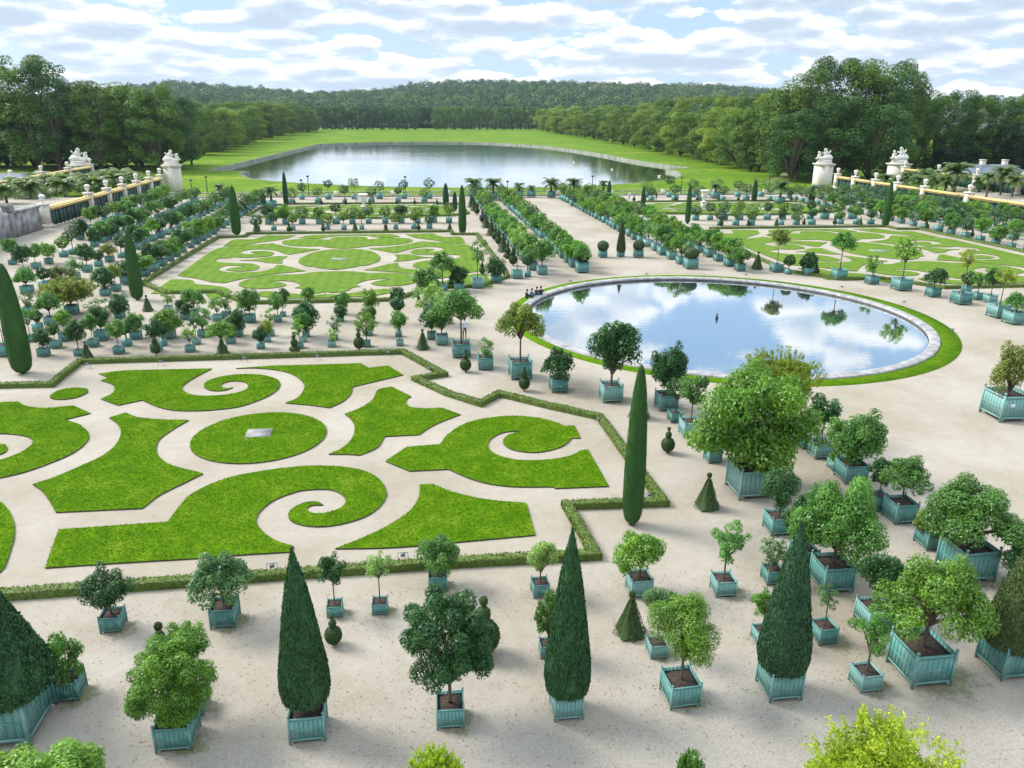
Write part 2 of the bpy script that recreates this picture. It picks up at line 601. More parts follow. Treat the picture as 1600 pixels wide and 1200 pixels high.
def thing(name, label, cat, loc, rz=0.0, group=None):
    o = bpy.data.objects.new(name, None)
    SC.collection.objects.link(o)
    o.empty_display_size = 0.3
    o.location = loc
    o.rotation_euler = (0, 0, rz)
    return tag(o, label, cat, group)


def smooth(pts, close=True, step=5):
    """Catmull-Rom through pts; a third value marks a sharp corner"""
    n = len(pts)
    out_ = []
    P = [np.array(p[:2], float) for p in pts]
    cor = [len(p) > 2 for p in pts]
    for i in range(n if close else n - 1):
        j = (i + 1) % n
        p1, p2 = P[i], P[j]
        p0 = P[i - 1] if not cor[i] else p1 * 2 - p2
        p3 = P[(j + 1) % n] if not cor[j] else p2 * 2 - p1
        if cor[i] and cor[j]:
            out_.append(p1)
            continue
        for k in range(step):
            t = k / step
            out_.append(0.5 * ((2 * p1) + (-p0 + p2) * t + (2 * p0 - 5 * p1 + 4 * p2 - p3) * t * t + (-p0 + 3 * p1 - 3 * p2 + p3) * t ** 3))
    if not close:
        out_.append(P[-1])
    return out_


def inside(poly, Q):
    x, y = Q[:, 0], Q[:, 1]
    r = np.zeros(len(Q), bool)
    px, py = poly[:, 0], poly[:, 1]
    j = len(poly) - 1
    for i in range(len(poly)):
        c = ((py[i] > y) != (py[j] > y))
        with np.errstate(divide='ignore', invalid='ignore'):
            c &= x < (px[j] - px[i]) * (y - py[i]) / (py[j] - py[i] + 1e-12) + px[i]
        r ^= c
        j = i
    return r


def slab(bm, poly, z0, z1):
    a = [bm.verts.new((p[0], p[1], z1)) for p in poly]
    b = [bm.verts.new((p[0], p[1], z0)) for p in poly]
    try:
        f = bm.faces.new(a)
    except ValueError:
        return
    f.material_index = 0
    f.normal_update()
    if f.normal.z < 0:
        f.normal_flip()
    n = len(poly)
    for i in range(n):
        q = bm.faces.new((a[i], a[(i + 1) % n], b[(i + 1) % n], b[i]))
        q.material_index = 1


def bm_mesh(bm, name, mats):
    bmesh.ops.triangulate(bm, faces=[f for f in bm.faces if len(f.verts) > 4])
    me = bpy.data.meshes.new(name)
    bm.to_mesh(me)
    bm.free()
    for mt in mats:
        me.materials.append(mt)
    return me


def flat(name, poly, z, mat, kind='structure'):
    bm = bmesh.new()
    f = bm.faces.new([bm.verts.new((p[0], p[1], z)) for p in poly])
    f.normal_update()
    if f.normal.z < 0:
        f.normal_flip()
    return struct(name, bm_mesh(bm, name, [mat]), kind)


AX = 26.9            # the garden's line of symmetry (through pond and lake)
LZ = -3.0            # level of the park beyond the garden
WZ = -4.0            # lake level
CPX, CPY = 27.0, 65.1  # pond centre

# ------------------------------------------------------------------ ground
lake_px = [(325, 271, 1), (400, 252), (500, 227, 1), (612, 224), (750, 224.5), (850, 230, 1), (925, 241), (1000, 255), (1077, 266, 1),
           (1040, 269, 1), (1056, 272), (1062, 278), (1050, 284), (1012, 289), (950, 294), (850, 298), (740, 299), (600, 297), (475, 291.5),
           (400, 285), (384, 280), (377, 275), (390, 272, 1)]
lake = [G(p[0], p[1], WZ) for p in smooth(lake_px)]


def build_ground():
    # garden terrace with the pond hole, then the park with the lake hole
    bm = bmesh.new()
    R = 17.3
    ring = [bm.verts.new((CPX + R * math.cos(a / 96 * 2 * PI), CPY + R * math.sin(a / 96 * 2 * PI), 0)) for a in range(96)]
    cs = [bm.verts.new(p) for p in ((-140, -40, 0), (200, -40, 0), (200, 176, 0), (-140, 176, 0))]
    ed = [bm.edges.new((ring[i], ring[(i + 1) % 96])) for i in range(96)] + [bm.edges.new((cs[i], cs[(i + 1) % 4])) for i in range(4)]
    bmesh.ops.triangle_fill(bm, use_beauty=True, use_dissolve=False, edges=ed)
    for f in bm.faces:
        f.normal_update()
        if f.normal.z < 0:
            f.normal_flip()
    me = bpy.data.meshes.new('ground')
    bm.to_mesh(me); bm.free()
    me.materials.append(M_GRAVEL)
    struct('garden_ground', me)
    # retaining step behind the balustrade
    g = Geo()
    g.box(-140, 200, 176, 176.6, LZ - 0.2, -0.004)
    struct('terrace_edge', g.mesh('terrace_edge', [M_STONE]))
    bm = bmesh.new()
    lk = [bm.verts.new((p[0], p[1], LZ)) for p in lake]
    outer = [(-3000, 176.6), (3000, 176.6), (3000, 7000), (-3000, 7000)]
    cs = [bm.verts.new((*p, LZ)) for p in outer]
    ed = [bm.edges.new((lk[i], lk[(i + 1) % len(lk)])) for i in range(len(lk))] + [bm.edges.new((cs[i], cs[(i + 1) % 4])) for i in range(4)]
    bmesh.ops.triangle_fill(bm, use_beauty=True, use_dissolve=False, edges=ed)
    for f in bm.faces:
        f.normal_update()
        if f.normal.z < 0:
            f.normal_flip()
    me = bpy.data.meshes.new('park')
    bm.to_mesh(me); bm.free()
    me.materials.append(M_PARK)
    struct('park_lawn', me)
    # stone lake wall and water
    g = Geo()
    n = len(lake)
    A = np.array(lake)
    d = np.roll(A, -1, 0) - np.roll(A, 1, 0)
    nn = np.stack([-d[:, 1], d[:, 0]], 1)
    nn /= np.linalg.norm(nn, axis=1)[:, None]
    cen = A.mean(0)
    area = 0.5 * np.sum(A[:, 0] * np.roll(A[:, 1], -1) - np.roll(A[:, 0], -1) * A[:, 1])
    if area > 0:
        nn = -nn
    B = A + nn * 0.7
    V = np.concatenate([np.c_[A, np.full(n, WZ - 1.5)], np.c_[A, np.full(n, LZ + 0.05)], np.c_[B, np.full(n, LZ + 0.05)], np.c_[B, np.full(n, LZ - 0.3)]])
    F = []
    for i in range(n):
        j = (i + 1) % n
        for k in range(3):
            F.append((k * n + i, k * n + j, (k + 1) * n + j, (k + 1) * n + i))
    g.add(V, F)
    struct('lake_wall', g.mesh('lake_wall', [plain('mossy_lake_stone', (0.15, 0.165, 0.12), .9, .4, .3)]))
    flat('lake_water', [tuple(p) for p in A], WZ, M_LAKE)
    g = Geo()
    g.box(-3000, 3000, 100, 7000, -30, WZ - 1.4)
    struct('lake_bed', g.mesh('lake_bed', [M_SOIL]))


build_ground()
# worn footpath across the park lawn at the right
pth = [G(x, y, LZ) for x, y in ((1140, 300), (1170, 291), (1200, 284), (1222, 276), (1232, 268), (1230, 260), (1222, 254))]
g = Geo()
for i in range(len(pth) - 1):
    (a, b), (c, d) = pth[i], pth[i + 1]
    g.add([(a - 1.2, b, LZ + .02), (a + 1.2, b, LZ + .02), (c + 1.2, d, LZ + .02), (c - 1.2, d, LZ + .02)], [(0, 1, 2, 3)])
struct('park_path', g.mesh('park_path', [plain('trodden_earth', (0.16, 0.17, 0.06), 0.95, 0.3, 0.5)]))

# pond: turf ring, coping, basin, water
g = Geo()
seg = 128
R0, R1_, R2_ = 16.95, 17.75, 18.95
g.lathe([(R1_ - 0.5, 0.03), (R2_, 0.05), (R2_ + 0.03, -0.03)], seg, CPX + .35, CPY, 0, False)
struct('pond_turf_ring', g.mesh('ring', [M_LAWN]))
pond = thing('fountain_pond', 'large round reflecting pond with pale stone rim and turf ring', 'pond', (CPX, CPY, 0))
g = Geo()
g.lathe([(R1_, -0.05), (R1_, 0.12), (R1_ - 0.07, 0.16), (R0 + 0.15, 0.17), (R0 + 0.04, 0.15), (R0, 0.10), (R0, 0.0)], seg, 0, 0, 0, False)
mt, t, b = new_mat('coping_stone')
tc = N(t, 'ShaderNodeTexCoord')
no = N(t, 'ShaderNodeTexNoise'); no.inputs['Scale'].default_value = 1.4; no.inputs['Detail'].default_value = 8; no.inputs['Roughness'].default_value = 0.7
L(t, tc.outputs['Object'], no.inputs['Vector'])
sp = N(t, 'ShaderNodeSeparateXYZ'); L(t, tc.outputs['Object'], sp.inputs[0])
ang = math_node(t, 'ARCTAN2', sp.outputs[1], sp.outputs[0])
jt = math_node(t, 'FRACT', math_node(t, 'MULTIPLY', ang, 64 / (2 * PI)))
jt = math_node(t, 'LESS_THAN', jt, 0.035)
c = ramp(t, no.outputs[0], [(0.30, (0.13, 0.13, 0.135)), (0.48, (0.27, 0.265, 0.27)), (0.68, (0.45, 0.44, 0.43))])
c = mixc(t, math_node(t, 'MULTIPLY', jt, 0.7), c, (0.10, 0.10, 0.10))
L(t, c, b.inputs['Base Color']); b.inputs['Roughness'].default_value = 0.75
link('coping', g.mesh('coping', [mt]), pond)
g = Geo()
g.lathe([(R0 + 0.03, 0.002), (R0 + 0.02, -1.2)], seg, 0, 0, 0, False)
link('basin_wall', g.mesh('wall', [plain('wet_basin_stone', (0.07, 0.07, 0.065), 0.6, 0.6, 1.5)]), pond)
g = Geo()
g.lathe([(0.001, -0.13), (R0 + 0.01, -0.13)], seg, 0, 0, 0, False)
wm = g.mesh('water', [M_POND])
w = link('pond_water', wm, pond)
g = Geo()
g.lathe([(0.12, -.6), (0.12, -0.02), (0.16, 0.0), (0.16, 0.05), (0.07, 0.08), (0.06, 0.20), (0.11, 0.22), (0.11, 0.29), (0.001, 0.31)], 12)
link('nozzle', g.mesh('nozzle', [M_IRON]), pond)

# ------------------------------------------------------------------ parterre lawns, traced on the ground
def A4(L_): return [(p[0] / 4, 540 + p[1] / 4, *p[2:]) for p in L_]
def sh(L_, dx): return [(p[0] + dx, *p[1:]) for p in L_]


near = []
near.append(A4([(620, 180, 1), (800, 160), (1325, 148, 1), (1200, 215), (1140, 262), (1160, 295), (1220, 315), (1330, 318), (1450, 305), (1530, 283), (1552, 252),
                (1520, 230), (1450, 226), (1400, 237), (1383, 252), (1388, 265), (1420, 271), (1458, 265, 1), (1400, 285), (1320, 285), (1275, 260), (1300, 225), (1400, 195), (1530, 183),
                (1650, 190), (1730, 215), (1752, 245), (1730, 285), (1650, 333), (1500, 385), (1350, 405), (1200, 413), (1080, 408), (980, 385), (890, 345, 1), (738, 378, 1), (632, 338, 1),
                (700, 305), (718, 275), (700, 245), (632, 222, 1), (680, 205, 1)]))
near.append(A4([(312, 325), (340, 338), (400, 340), (480, 328), (545, 298), (540, 275), (480, 268), (400, 275), (340, 298)]))
near.append(A4([(-60, 362, 1), (110, 355, 1), (165, 382), (280, 395), (460, 380, 1), (568, 428, 1), (405, 468, 1), (500, 500), (555, 555), (540, 610), (450, 680), (300, 745), (150, 797), (0, 832), (-150, 860, 1),
                (-200, 800, 1), (-100, 735), (0, 720), (80, 695), (150, 662), (205, 615), (185, 580), (110, 562), (0, 555), (-100, 565), (-200, 600, 1), (-200, 420, 1)]))
near.append(A4([(-40, 690), (0, 685), (35, 668), (46, 643), (30, 625), (0, 620), (-60, 625), (-90, 660)]))
near.append(A4([(785, 425, 1), (860, 452), (1000, 467), (1180, 470, 1), (1080, 530), (1000, 590), (978, 650), (1000, 705), (1080, 755), (1270, 805, 1), (1150, 865), (1000, 940), (890, 1023, 1), (352, 1048, 1),
                (310, 975), (265, 915), (205, 873, 1), (350, 825), (500, 760), (630, 700), (720, 630), (755, 560), (740, 500), (683, 455, 1)]))
near.append(A4([(1475, 147, 1), (1700, 131), (1840, 127), (2255, 115, 1), (2305, 143, 1), (2425, 130, 1), (2520, 187, 1), (2360, 225), (2205, 262, 1), (2190, 310), (2140, 355), (2060, 393, 1), (1950, 378), (1785, 363, 1),
                (1860, 330), (1900, 275), (1895, 235), (1840, 190), (1750, 160), (1600, 145)]))
near.append(A4(sh([(1165, 280), (1250, 262, 1), (1370, 322, 1), (1340, 345), (1355, 385), (1450, 397), (1560, 393, 1), (1680, 435, 1), (1560, 480), (1480, 520), (1420, 562, 1), (1205, 573, 1), (1160, 640), (1050, 690, 1),
                   (970, 685), (855, 684, 1), (940, 645), (1000, 585), (1018, 515), (995, 465), (955, 432, 1), (1060, 390), (1130, 340)], 1200)))
near.append(A4(sh([(-190, 728, 1), (-60, 640, 1), (150, 622, 1), (200, 560), (300, 495), (430, 460), (600, 444), (750, 455), (860, 480), (930, 508, 1), (990, 505, 1), (1028, 583, 1), (975, 583, 1), (930, 625), (850, 656), (740, 673),
                   (620, 660), (560, 632), (545, 600), (575, 565), (665, 540, 1), (560, 545), (490, 572), (452, 612), (460, 655), (520, 693), (620, 718), (750, 722), (870, 713), (975, 690), (1030, 662), (1075, 655, 1), (1205, 885, 1),
                   (870, 898, 1), (860, 888, 1), (620, 888), (450, 868), (320, 830), (205, 778, 1), (-40, 790, 1)], 2600)))
near.append([(92, 829, 1), (262, 817, 1), (275, 800), (300, 773), (350, 750), (400, 739), (450, 732), (495, 729), (537, 731), (570, 737.5), (592.5, 750), (604, 770), (597.5, 787.5), (577.5, 805), (545, 817.5), (507.5, 824), (475, 822.5),
             (455, 815), (451, 803), (462.5, 792.5), (480, 786), (497.5, 786), (505, 790.5, 1), (487.5, 791), (479.5, 796), (485, 802), (500, 804), (520, 800), (536, 792.5), (540, 782), (532, 772.5), (512, 766), (475, 767.5), (450, 774), (425, 785),
             (405, 802.5), (401, 818), (413, 834), (433, 847), (459, 855, 1), (453, 864, 1), (377, 868.5), (300, 874.5), (207, 880), (71, 889, 1), (80, 862)])
near.append([(656, 759, 1), (675, 757.5, 1), (710, 771), (760, 782), (822.5, 787.5, 1), (836, 837.5, 1), (733, 847), (616, 857), (524, 859, 1), (566, 842), (606, 823), (640, 800), (655, 777)])
near.append([(0, 785), (9, 793), (18, 806), (23, 822), (22.5, 841), (17, 861), (7, 888), (-10, 903, 1), (-90, 908, 1), (-110, 770, 1), (-40, 768)])
E_ = [
    [(515, 141, 1), (585, 99), (700, 97), (790, 72, 1), (965, 73, 1), (880, 98), (750, 116), (620, 137)],
    [(230, 325, 1), (280, 287), (400, 200), (480, 155), (600, 140), (820, 122, 1), (950, 148), (1120, 160, 1), (1030, 175), (930, 193, 1), (900, 188, 1), (850, 170), (770, 160), (690, 162), (635, 172), (625, 183), (670, 190), (740, 188, 1),
     (690, 180), (705, 173), (770, 170), (822, 177), (832, 187), (805, 201), (740, 209), (650, 212), (570, 208, 1), (560, 215, 1), (490, 218), (465, 230, 1), (500, 242), (600, 247), (690, 250), (738, 265), (730, 283), (680, 295), (600, 298),
     (530, 290, 1), (570, 276), (655, 270, 1), (600, 262), (530, 264), (482, 282, 1), (520, 300), (640, 305), (760, 298), (830, 277), (848, 258, 1), (900, 262), (1030, 295, 1), (900, 308, 1), (780, 320), (640, 345), (520, 372, 1), (440, 365, 1),
     (350, 343), (265, 331, 1)],
    [(620, 230, 1), (720, 222), (820, 205), (918, 203, 1), (885, 225), (885, 248, 1), (800, 245), (720, 233)],
    [(65, 437, 1), (190, 348, 1), (310, 352), (345, 378, 1), (460, 388), (530, 400), (575, 425, 1), (500, 460), (440, 478, 1), (400, 436, 1), (210, 435, 1)],
]
E_half = [  # left halves of the figures that straddle the middle
    [(1256, 284), (1200, 287), (1110, 276), (1085, 268, 1), (1030, 265), (985, 242, 1), (1000, 215), (1080, 180), (1180, 162), (1256, 160)],
    [(1256, 74), (1180, 81), (1100, 93), (985, 89, 1), (1060, 72), (1256, 67)],
    [(1256, 155), (1180, 150), (1115, 140, 1), (1040, 142), (940, 137), (886, 124), (892, 108), (960, 98), (1060, 95), (1120, 97), (1180, 101, 1), (1200, 88), (1256, 80)],
    [(1256, 435), (1150, 426, 1), (1100, 435), (1020, 425, 1), (1002, 406), (960, 402, 1), (1000, 386), (960, 365), (870, 357), (788, 366, 1), (860, 366), (910, 384), (830, 402), (720, 406), (635, 396), (613, 375), (680, 345), (800, 322),
     (980, 318, 1), (1100, 302), (1256, 297)],
    [(1256, 462), (1100, 464), (850, 466), (730, 450, 1), (760, 424), (900, 430), (1040, 446), (1150, 441, 1), (1256, 450)],
]
MCX = G(532, 404)[0]


def eg(L_): return [(*G(220 + p[0] / 4, 350 + p[1] / 4), *p[2:]) for p in L_]


near_g = [smooth([(*G(p[0], p[1]), *p[2:]) for p in L_], step=5) for L_ in near]
cxy = [G(p[0] / 4, 540 + p[1] / 4) for p in ((1183, 620), (1280, 500), (1500, 437), (1760, 415), (1950, 445), (2040, 520), (2000, 600), (1850, 680), (1600, 722), (1400, 722), (1250, 680))]
cxy = np.array(cxy)
cc = cxy.mean(0)
rr = np.linalg.norm(cxy - cc, axis=1).mean()
near_g.append([(cc[0] + rr * math.cos(a / 60 * 2 * PI), cc[1] + rr * math.sin(a / 60 * 2 * PI)) for a in range(60)])
mid_g = []
for L_ in E_:
    q = smooth(eg(L_), step=4)
    mid_g.append(q)
    mid_g.append([(2 * MCX - p[0], p[1]) for p in q][::-1])
for L_ in E_half:
    h = smooth([(*p, 1) if i in (0, len(L_) - 1) and len(p) == 2 else p for i, p in enumerate(eg(L_))], close=False, step=4)
    h = [tuple(p) for p in h]
    h[0] = (MCX, h[0][1]); h[-1] = (MCX, h[-1][1])
    mir = [(2 * MCX - p[0], p[1]) for p in h][::-1]
    mid_g.append(h + mir[1:-1])


def lawn_obj(name, polys, mat, h=0.06):
    bm = bmesh.new()
    for pl in polys:
        slab(bm, [tuple(map(float, p)) for p in pl], -0.02, h)
    return struct(name, bm_mesh(bm, name, [mat, M_EDGE]))


lawn_obj('parterre_lawn', near_g, M_LAWN, 0.07)
lawn_obj('parterre_lawn', mid_g, M_LAWN2)
lawn_obj('parterre_lawn', [[(2 * AX - p[0], p[1]) for p in q][::-1] for q in mid_g], M_LAWN2)
# far parterres share the pattern, squeezed to their shorter plot
far_g = [[(p[0], 137.8 + (p[1] - 77.5) * (158.5 - 137.8) / (119.5 - 77.5)) for p in q] for q in mid_g]
lawn_obj('parterre_lawn', far_g, M_LAWN2)
lawn_obj('parterre_lawn', [[(2 * AX - p[0], p[1]) for p in q][::-1] for q in far_g], M_LAWN2)

# grass tufts on the nearest lawns
g = Geo()
for q in near_g:
    q = np.array([tuple(map(float, p)) for p in q])
    x0, y0 = q.min(0); x1, y1 = q.max(0)
    n = int((x1 - x0) * (y1 - y0) * 330)
    Q = RNG.uniform(0, 1, (n, 2)) * [x1 - x0, y1 - y0] + [x0, y0]
    Q = Q[inside(q, Q)]
    k = len(Q)
    a = RNG.uniform(0, 2 * PI, k)
    hh = RNG.uniform(0.025, 0.055, k)
    wdt = RNG.uniform(0.015, 0.035, k)
    ln = RNG.normal(0, 0.05, (k, 2))
    V = np.stack([np.c_[Q[:, 0] - np.cos(a) * wdt, Q[:, 1] - np.sin(a) * wdt, np.full(k, 0.06)],
                  np.c_[Q[:, 0] + np.cos(a) * wdt, Q[:, 1] + np.sin(a) * wdt, np.full(k, 0.06)],
                  np.c_[Q + ln, 0.06 + hh]], 1).reshape(-1, 3)
    g.add(V, np.arange(3 * k).reshape(-1, 3), 0, RNG.uniform(0, 1, k))
struct('lawn_grass', g.mesh('lawn_grass', [M_BLADE]), 'stuff')

# stone plates in the middle of the lawns
def plate(name, cx, cy, w, d, lab):
    gg = Geo(); gg.box(-w / 2, w / 2, -d / 2, d / 2, -0.02, 0.095)
    tag(link(name, gg.mesh(name, [M_OLDSTONE]), loc=(cx, cy, 0)), lab, 'stone plinth', 'stone plates in the lawn centres')


pc = np.mean([G(390, 672.5), G(424, 672), G(419, 684.5), G(386, 685)], 0)
plate('stone_plate', pc[0], pc[1], 1.35, 1.15, 'pale rectangular stone plate set in the middle of the near round lawn')
plate('stone_plate', MCX, 97.6, 2.0, 1.0, 'flat pale stone in the centre of the middle left parterre')
plate('stone_plate', 2 * AX - MCX, 97.6, 2.4, 1.2, 'flat pale stone in the centre of the right-hand parterre beyond the pond')


# ------------------------------------------------------------------ low box hedges
def hedge(name, pts, label, w=0.44, h=0.34, dens=170, size=0.085, close=False):
    g = Geo()
    P = [np.array(p, float) for p in pts]
    n = len(P)
    segs = [(P[i], P[(i + 1) % n]) for i in range(n if close else n - 1)]
    offs = []
    for i in range(n):
        ds = []
        if close or i > 0:
            d = P[i] - P[i - 1]; ds.append(d / np.linalg.norm(d))
        if close or i < n - 1:
            d = P[(i + 1) % n] - P[i]; ds.append(d / np.linalg.norm(d))
        nn = sum(np.array([-d[1], d[0]]) for d in ds)
        nn /= np.linalg.norm(nn)
        k = nn @ np.array([-ds[0][1], ds[0][0]])
        offs.append(nn * (w / 2) / max(k, 0.5))
    for i, (a, b) in enumerate(segs):
        oa, ob = offs[i], offs[(i + 1) % n]
        ln = np.linalg.norm(b - a)
        m_ = max(2, int(ln / 0.5))
        us = np.linspace(0, 1, m_ + 1)
        rows = []
        for u in us:
            c = a + (b - a) * u; o = oa + (ob - oa) * u
            o = o * (1 + random.uniform(-.06, .06)); hh = h * (1 + random.uniform(-.07, .05))
            rows.append([(*(c - o), 0), (*(c - o * .97), hh * .9), (*(c - o * .8), hh), (*(c + o * .8), hh), (*(c + o * .97), hh * .9), (*(c + o), 0)])
        V = np.array(rows).reshape(-1, 3)
        F = [(r * 6 + k, r * 6 + k + 1, (r + 1) * 6 + k + 1, (r + 1) * 6 + k) for r in range(m_) for k in range(5)]
        g.add(V * [1, 1, .97], F)
        for cap in (rows[0], rows[-1]):
            g.add(cap, [(0, 1, 4, 5), (1, 2, 3, 4)])
        k = int(ln * (w + 2 * h) * dens)
        u = RNG.uniform(0, 1, k)[:, None]
        c = a + (b - a) * u; o = oa + (ob - oa) * u
        s_ = RNG.uniform(-(w / 2 + h), w / 2 + h, k)
        sx = np.clip(s_ / (w / 2), -1, 1)
        z = np.where(np.abs(s_) > w / 2, h - (np.abs(s_) - w / 2), h)
        pts3 = np.c_[c + o * sx[:, None], z + 0.01]
        nrm = np.c_[o / (w / 2) * (np.sign(s_) * (np.abs(s_) > w / 2))[:, None], (np.abs(s_) <= w / 2).astype(float)]
        g.leaves(pts3, nrm, size, 0, 0.7, 0.55)
    o = link(name, g.mesh(name, [M_NEEDLE]), color=(0.095, 0.145, 0.025))
    tag(o, label, 'hedge', 'low clipped hedges round the parterres')
    return o


hp = [(-60, 607), (81, 604), (125, 568), (630, 552.5), (694, 588), (650, 595), (700, 618), (751, 634), (780, 618.5), (860, 638), (937, 655), (985, 722), (1036, 789), (886, 794), (930, 872), (700, 884.5), (480, 900), (230, 918.5), (30, 933), (-60, 940)]
hedge('box_hedge', [G(*p) for p in hp], 'low clipped yellow-green hedge zigzagging round the near scrollwork lawn')
hh_ = [(-1.6, 74.3), (2.2, 79.6), (7.0, 79.6), (10.6, 84.5), (10.6, 88), (10.4, 99), (10.0, 116.6), (6.4, 117.0), (6.4, 120.0)]
mh = hh_ + [(2 * MCX - p[0], p[1]) for p in hh_][::-1]
hedge('box_hedge', mh, 'low clipped hedge framing the middle left parterre of mown scrolls', dens=60, size=0.12, close=True)
hedge('box_hedge', [(2 * AX - p[0], p[1]) for p in mh], 'low clipped hedge framing the parterre right of and beyond the pond', dens=60, size=0.12, close=True)
fh = [(p[0], 136.8 + (p[1] - 74.3) * (160.0 - 136.8) / (120.0 - 74.3)) for p in mh]
hedge('box_hedge', fh, 'low dark hedge round the narrow far left parterre', dens=30, size=0.16, close=True)
hedge('box_hedge', [(2 * AX - p[0], p[1]) for p in fh], 'low dark hedge round the narrow far right parterre', dens=30, size=0.16, close=True)


# ------------------------------------------------------------------ crowns (unit size: 1 across, 1 high)
def crown_mesh(name, kind, nleaf, lsize, mats=None, seed=0):
    global RNG
    RNG = np.random.default_rng(100 + seed)
    rn = random.Random(seed)
    g = Geo()
    cl = []
    if kind == 'round':
        for i in range(34):
            v = sph_pts(1)[0]
            v[2] = max(v[2], -0.92)
            r = rn.uniform(.20, .40)
            cl.append((v * [r, r, r * .95] + [0, 0, .5], rn.uniform(.08, .17)))
        cl.append((np.array([0, 0, .5]), .30))
    elif kind == 'wide':
        for i in range(42):
            a = rn.uniform(0, 2 * PI); q = rn.uniform(0.08, 1) ** .6 * .40
            z = .42 + .42 * (1 - (q / .42) ** 2) * rn.uniform(.35, 1) + rn.uniform(-.14, .03)
            cl.append((np.array([q * math.cos(a), q * math.sin(a), z]), rn.uniform(.085, .14)))
    elif kind == 'loose':
        for i in range(24):
            v = sph_pts(1)[0]
            r = rn.uniform(.12, .42)
            cl.append((v * [r, r, r * 1.0] + [0, 0, .52], rn.uniform(.07, .125)))
    elif kind == 'shrub':
        for i in range(40):
            v = sph_pts(1)[0]
            v[2] = abs(v[2]) * 1.1 - .25
            r = rn.uniform(.22, .40)
            cl.append((v * [r, r, r] + [0, 0, .45], rn.uniform(.09, .16)))
        cl.append((np.array([0, 0, .45]), .28))
    elif kind == 'dome':
        for i in range(60):
            v = sph_pts(1)[0]
            v[2] = max(v[2], -.9)
            r = rn.uniform(.33, .42)
            cl.append((v * [r, r, r * 1.02] + [0, 0, .5], rn.uniform(.07, .105)))
        cl.append((np.array([0, 0, .5]), .34))
    elif kind == 'tree':        # tall woodland crown
        for i in range(74):
            a = i * 2.39996 + rn.uniform(-.3, .3); z = rn.uniform(.02, .93)
            rad = .43 * math.sqrt(max(.05, 1 - abs((z - .44) / .56) ** 2.4))
            q = rad * rn.uniform(.72, 1)
            cl.append((np.array([q * math.cos(a), q * math.sin(a), z * 2]), rn.uniform(.09, .165)))
    elif kind == 'feather':
        for i in range(90):
            v = sph_pts(1)[0]
            v[2] = v[2] * (1.0 if v[2] > 0 else .8)
            r = rn.uniform(.22, .37)
            cl.append((v * [r, r, r * 1.05] + [0, 0, .42], rn.uniform(.08, .13)))
        cl.append((np.array([0, 0, .42]), .30))
    tot = sum(r ** 2 for _, r in cl)
    for c, r in cl:
        k = max(6, int(nleaf * r * r / tot))
        d = sph_pts(k)
        d[:, 2] = np.where(d[:, 2] < -.8, -d[:, 2], d[:, 2])
        rad = r * RNG.uniform(.80 if kind == 'tree' else .6, 1.06, k)[:, None]
        p = c + d * rad
        nrm = d + [0, 0, .5]
        young = rn.random() ** 1.5
        if kind == 'feather':
            # upright feathery shoots
            nrm = RNG.normal(0, 1, (k, 3)) * [1, 1, .2]
            g.leaves(p, nrm, lsize * 1.2, 0, .34, .5, -1.2)
        else:
            g.leaves(p, nrm, lsize, 0, .48, .32 if kind == 'tree' else .5, .5)
        g.R[-1] = np.clip(g.R[-1] * .55 + young * .6 - .05, 0, 1)
    if kind == 'feather':      # upright shoots standing out of the crown
        for i in range(130):
            v = sph_pts(1)[0]
            v[2] = abs(v[2])
            b0 = v * [.40, .40, .42] + [0, 0, .44]
            k = 26 if lsize < .06 else 8
            up = np.array([v[0] * .5, v[1] * .5, 1.]) * rn.uniform(.05, .15)
            p = b0 + up * RNG.uniform(0, 1, k)[:, None] + RNG.normal(0, .008, (k, 3))
            g.leaves(p, RNG.normal(0, 1, (k, 3)) * [1, 1, .2], lsize * 1.0, 0, .34, .3, -2.5)
            g.R[-1] = np.clip(g.R[-1] * .5 + .5, 0, 1)
    # fill the unit box with the foliage
    allv = np.concatenate(g.V)
    lo, hi = np.percentile(allv, 0.06, 0), np.percentile(allv, 99.94, 0)
    cen = (lo + hi) / 2
    sc = np.array([1 / max(hi[0] - lo[0], hi[1] - lo[1])] * 2 + [1 / (hi[2] - lo[2])])
    if kind == 'tree':
        sc[2] *= 2
    g.V = [(v - [cen[0], cen[1], lo[2]]) * sc for v in g.V]
    cl = [((c - [cen[0], cen[1], lo[2]]) * sc, r) for c, r in cl]
    # limbs
    for c, r in cl[::(9 if kind == 'tree' else 4)]:
        e = Vector(c) * (.9 if kind == 'tree' else 1)
        mdl = Vector((c[0] * .35, c[1] * .35, max(.05, c[2] * .5)))
        g.tube([(0, 0, -.02), mdl, e], [.026, .018, .006], 5, 1)
    return g.mesh(name, mats or [M_LEAF, M_BARK])


CROWNS = {}
for kd in ('round', 'wide', 'loose', 'shrub', 'dome', 'feather'):
    for lod, (nl, ls) in enumerate(((7600, .047), (2600, .072), (1000, .115), (19000, .029))):
        for v in range(3 if kd in ('round', 'wide') else 2):
            mult = {'loose': .42, 'dome': 1.5, 'round': 1.15, 'feather': 1.5}.get(kd, 1)
            CROWNS[kd, lod, v] = crown_mesh('%s_crown' % kd, kd, int(nl * mult), ls, seed=hash((len(kd), lod, v)) % 1000 + ord(kd[0]))
RNG = np.random.default_rng(5)


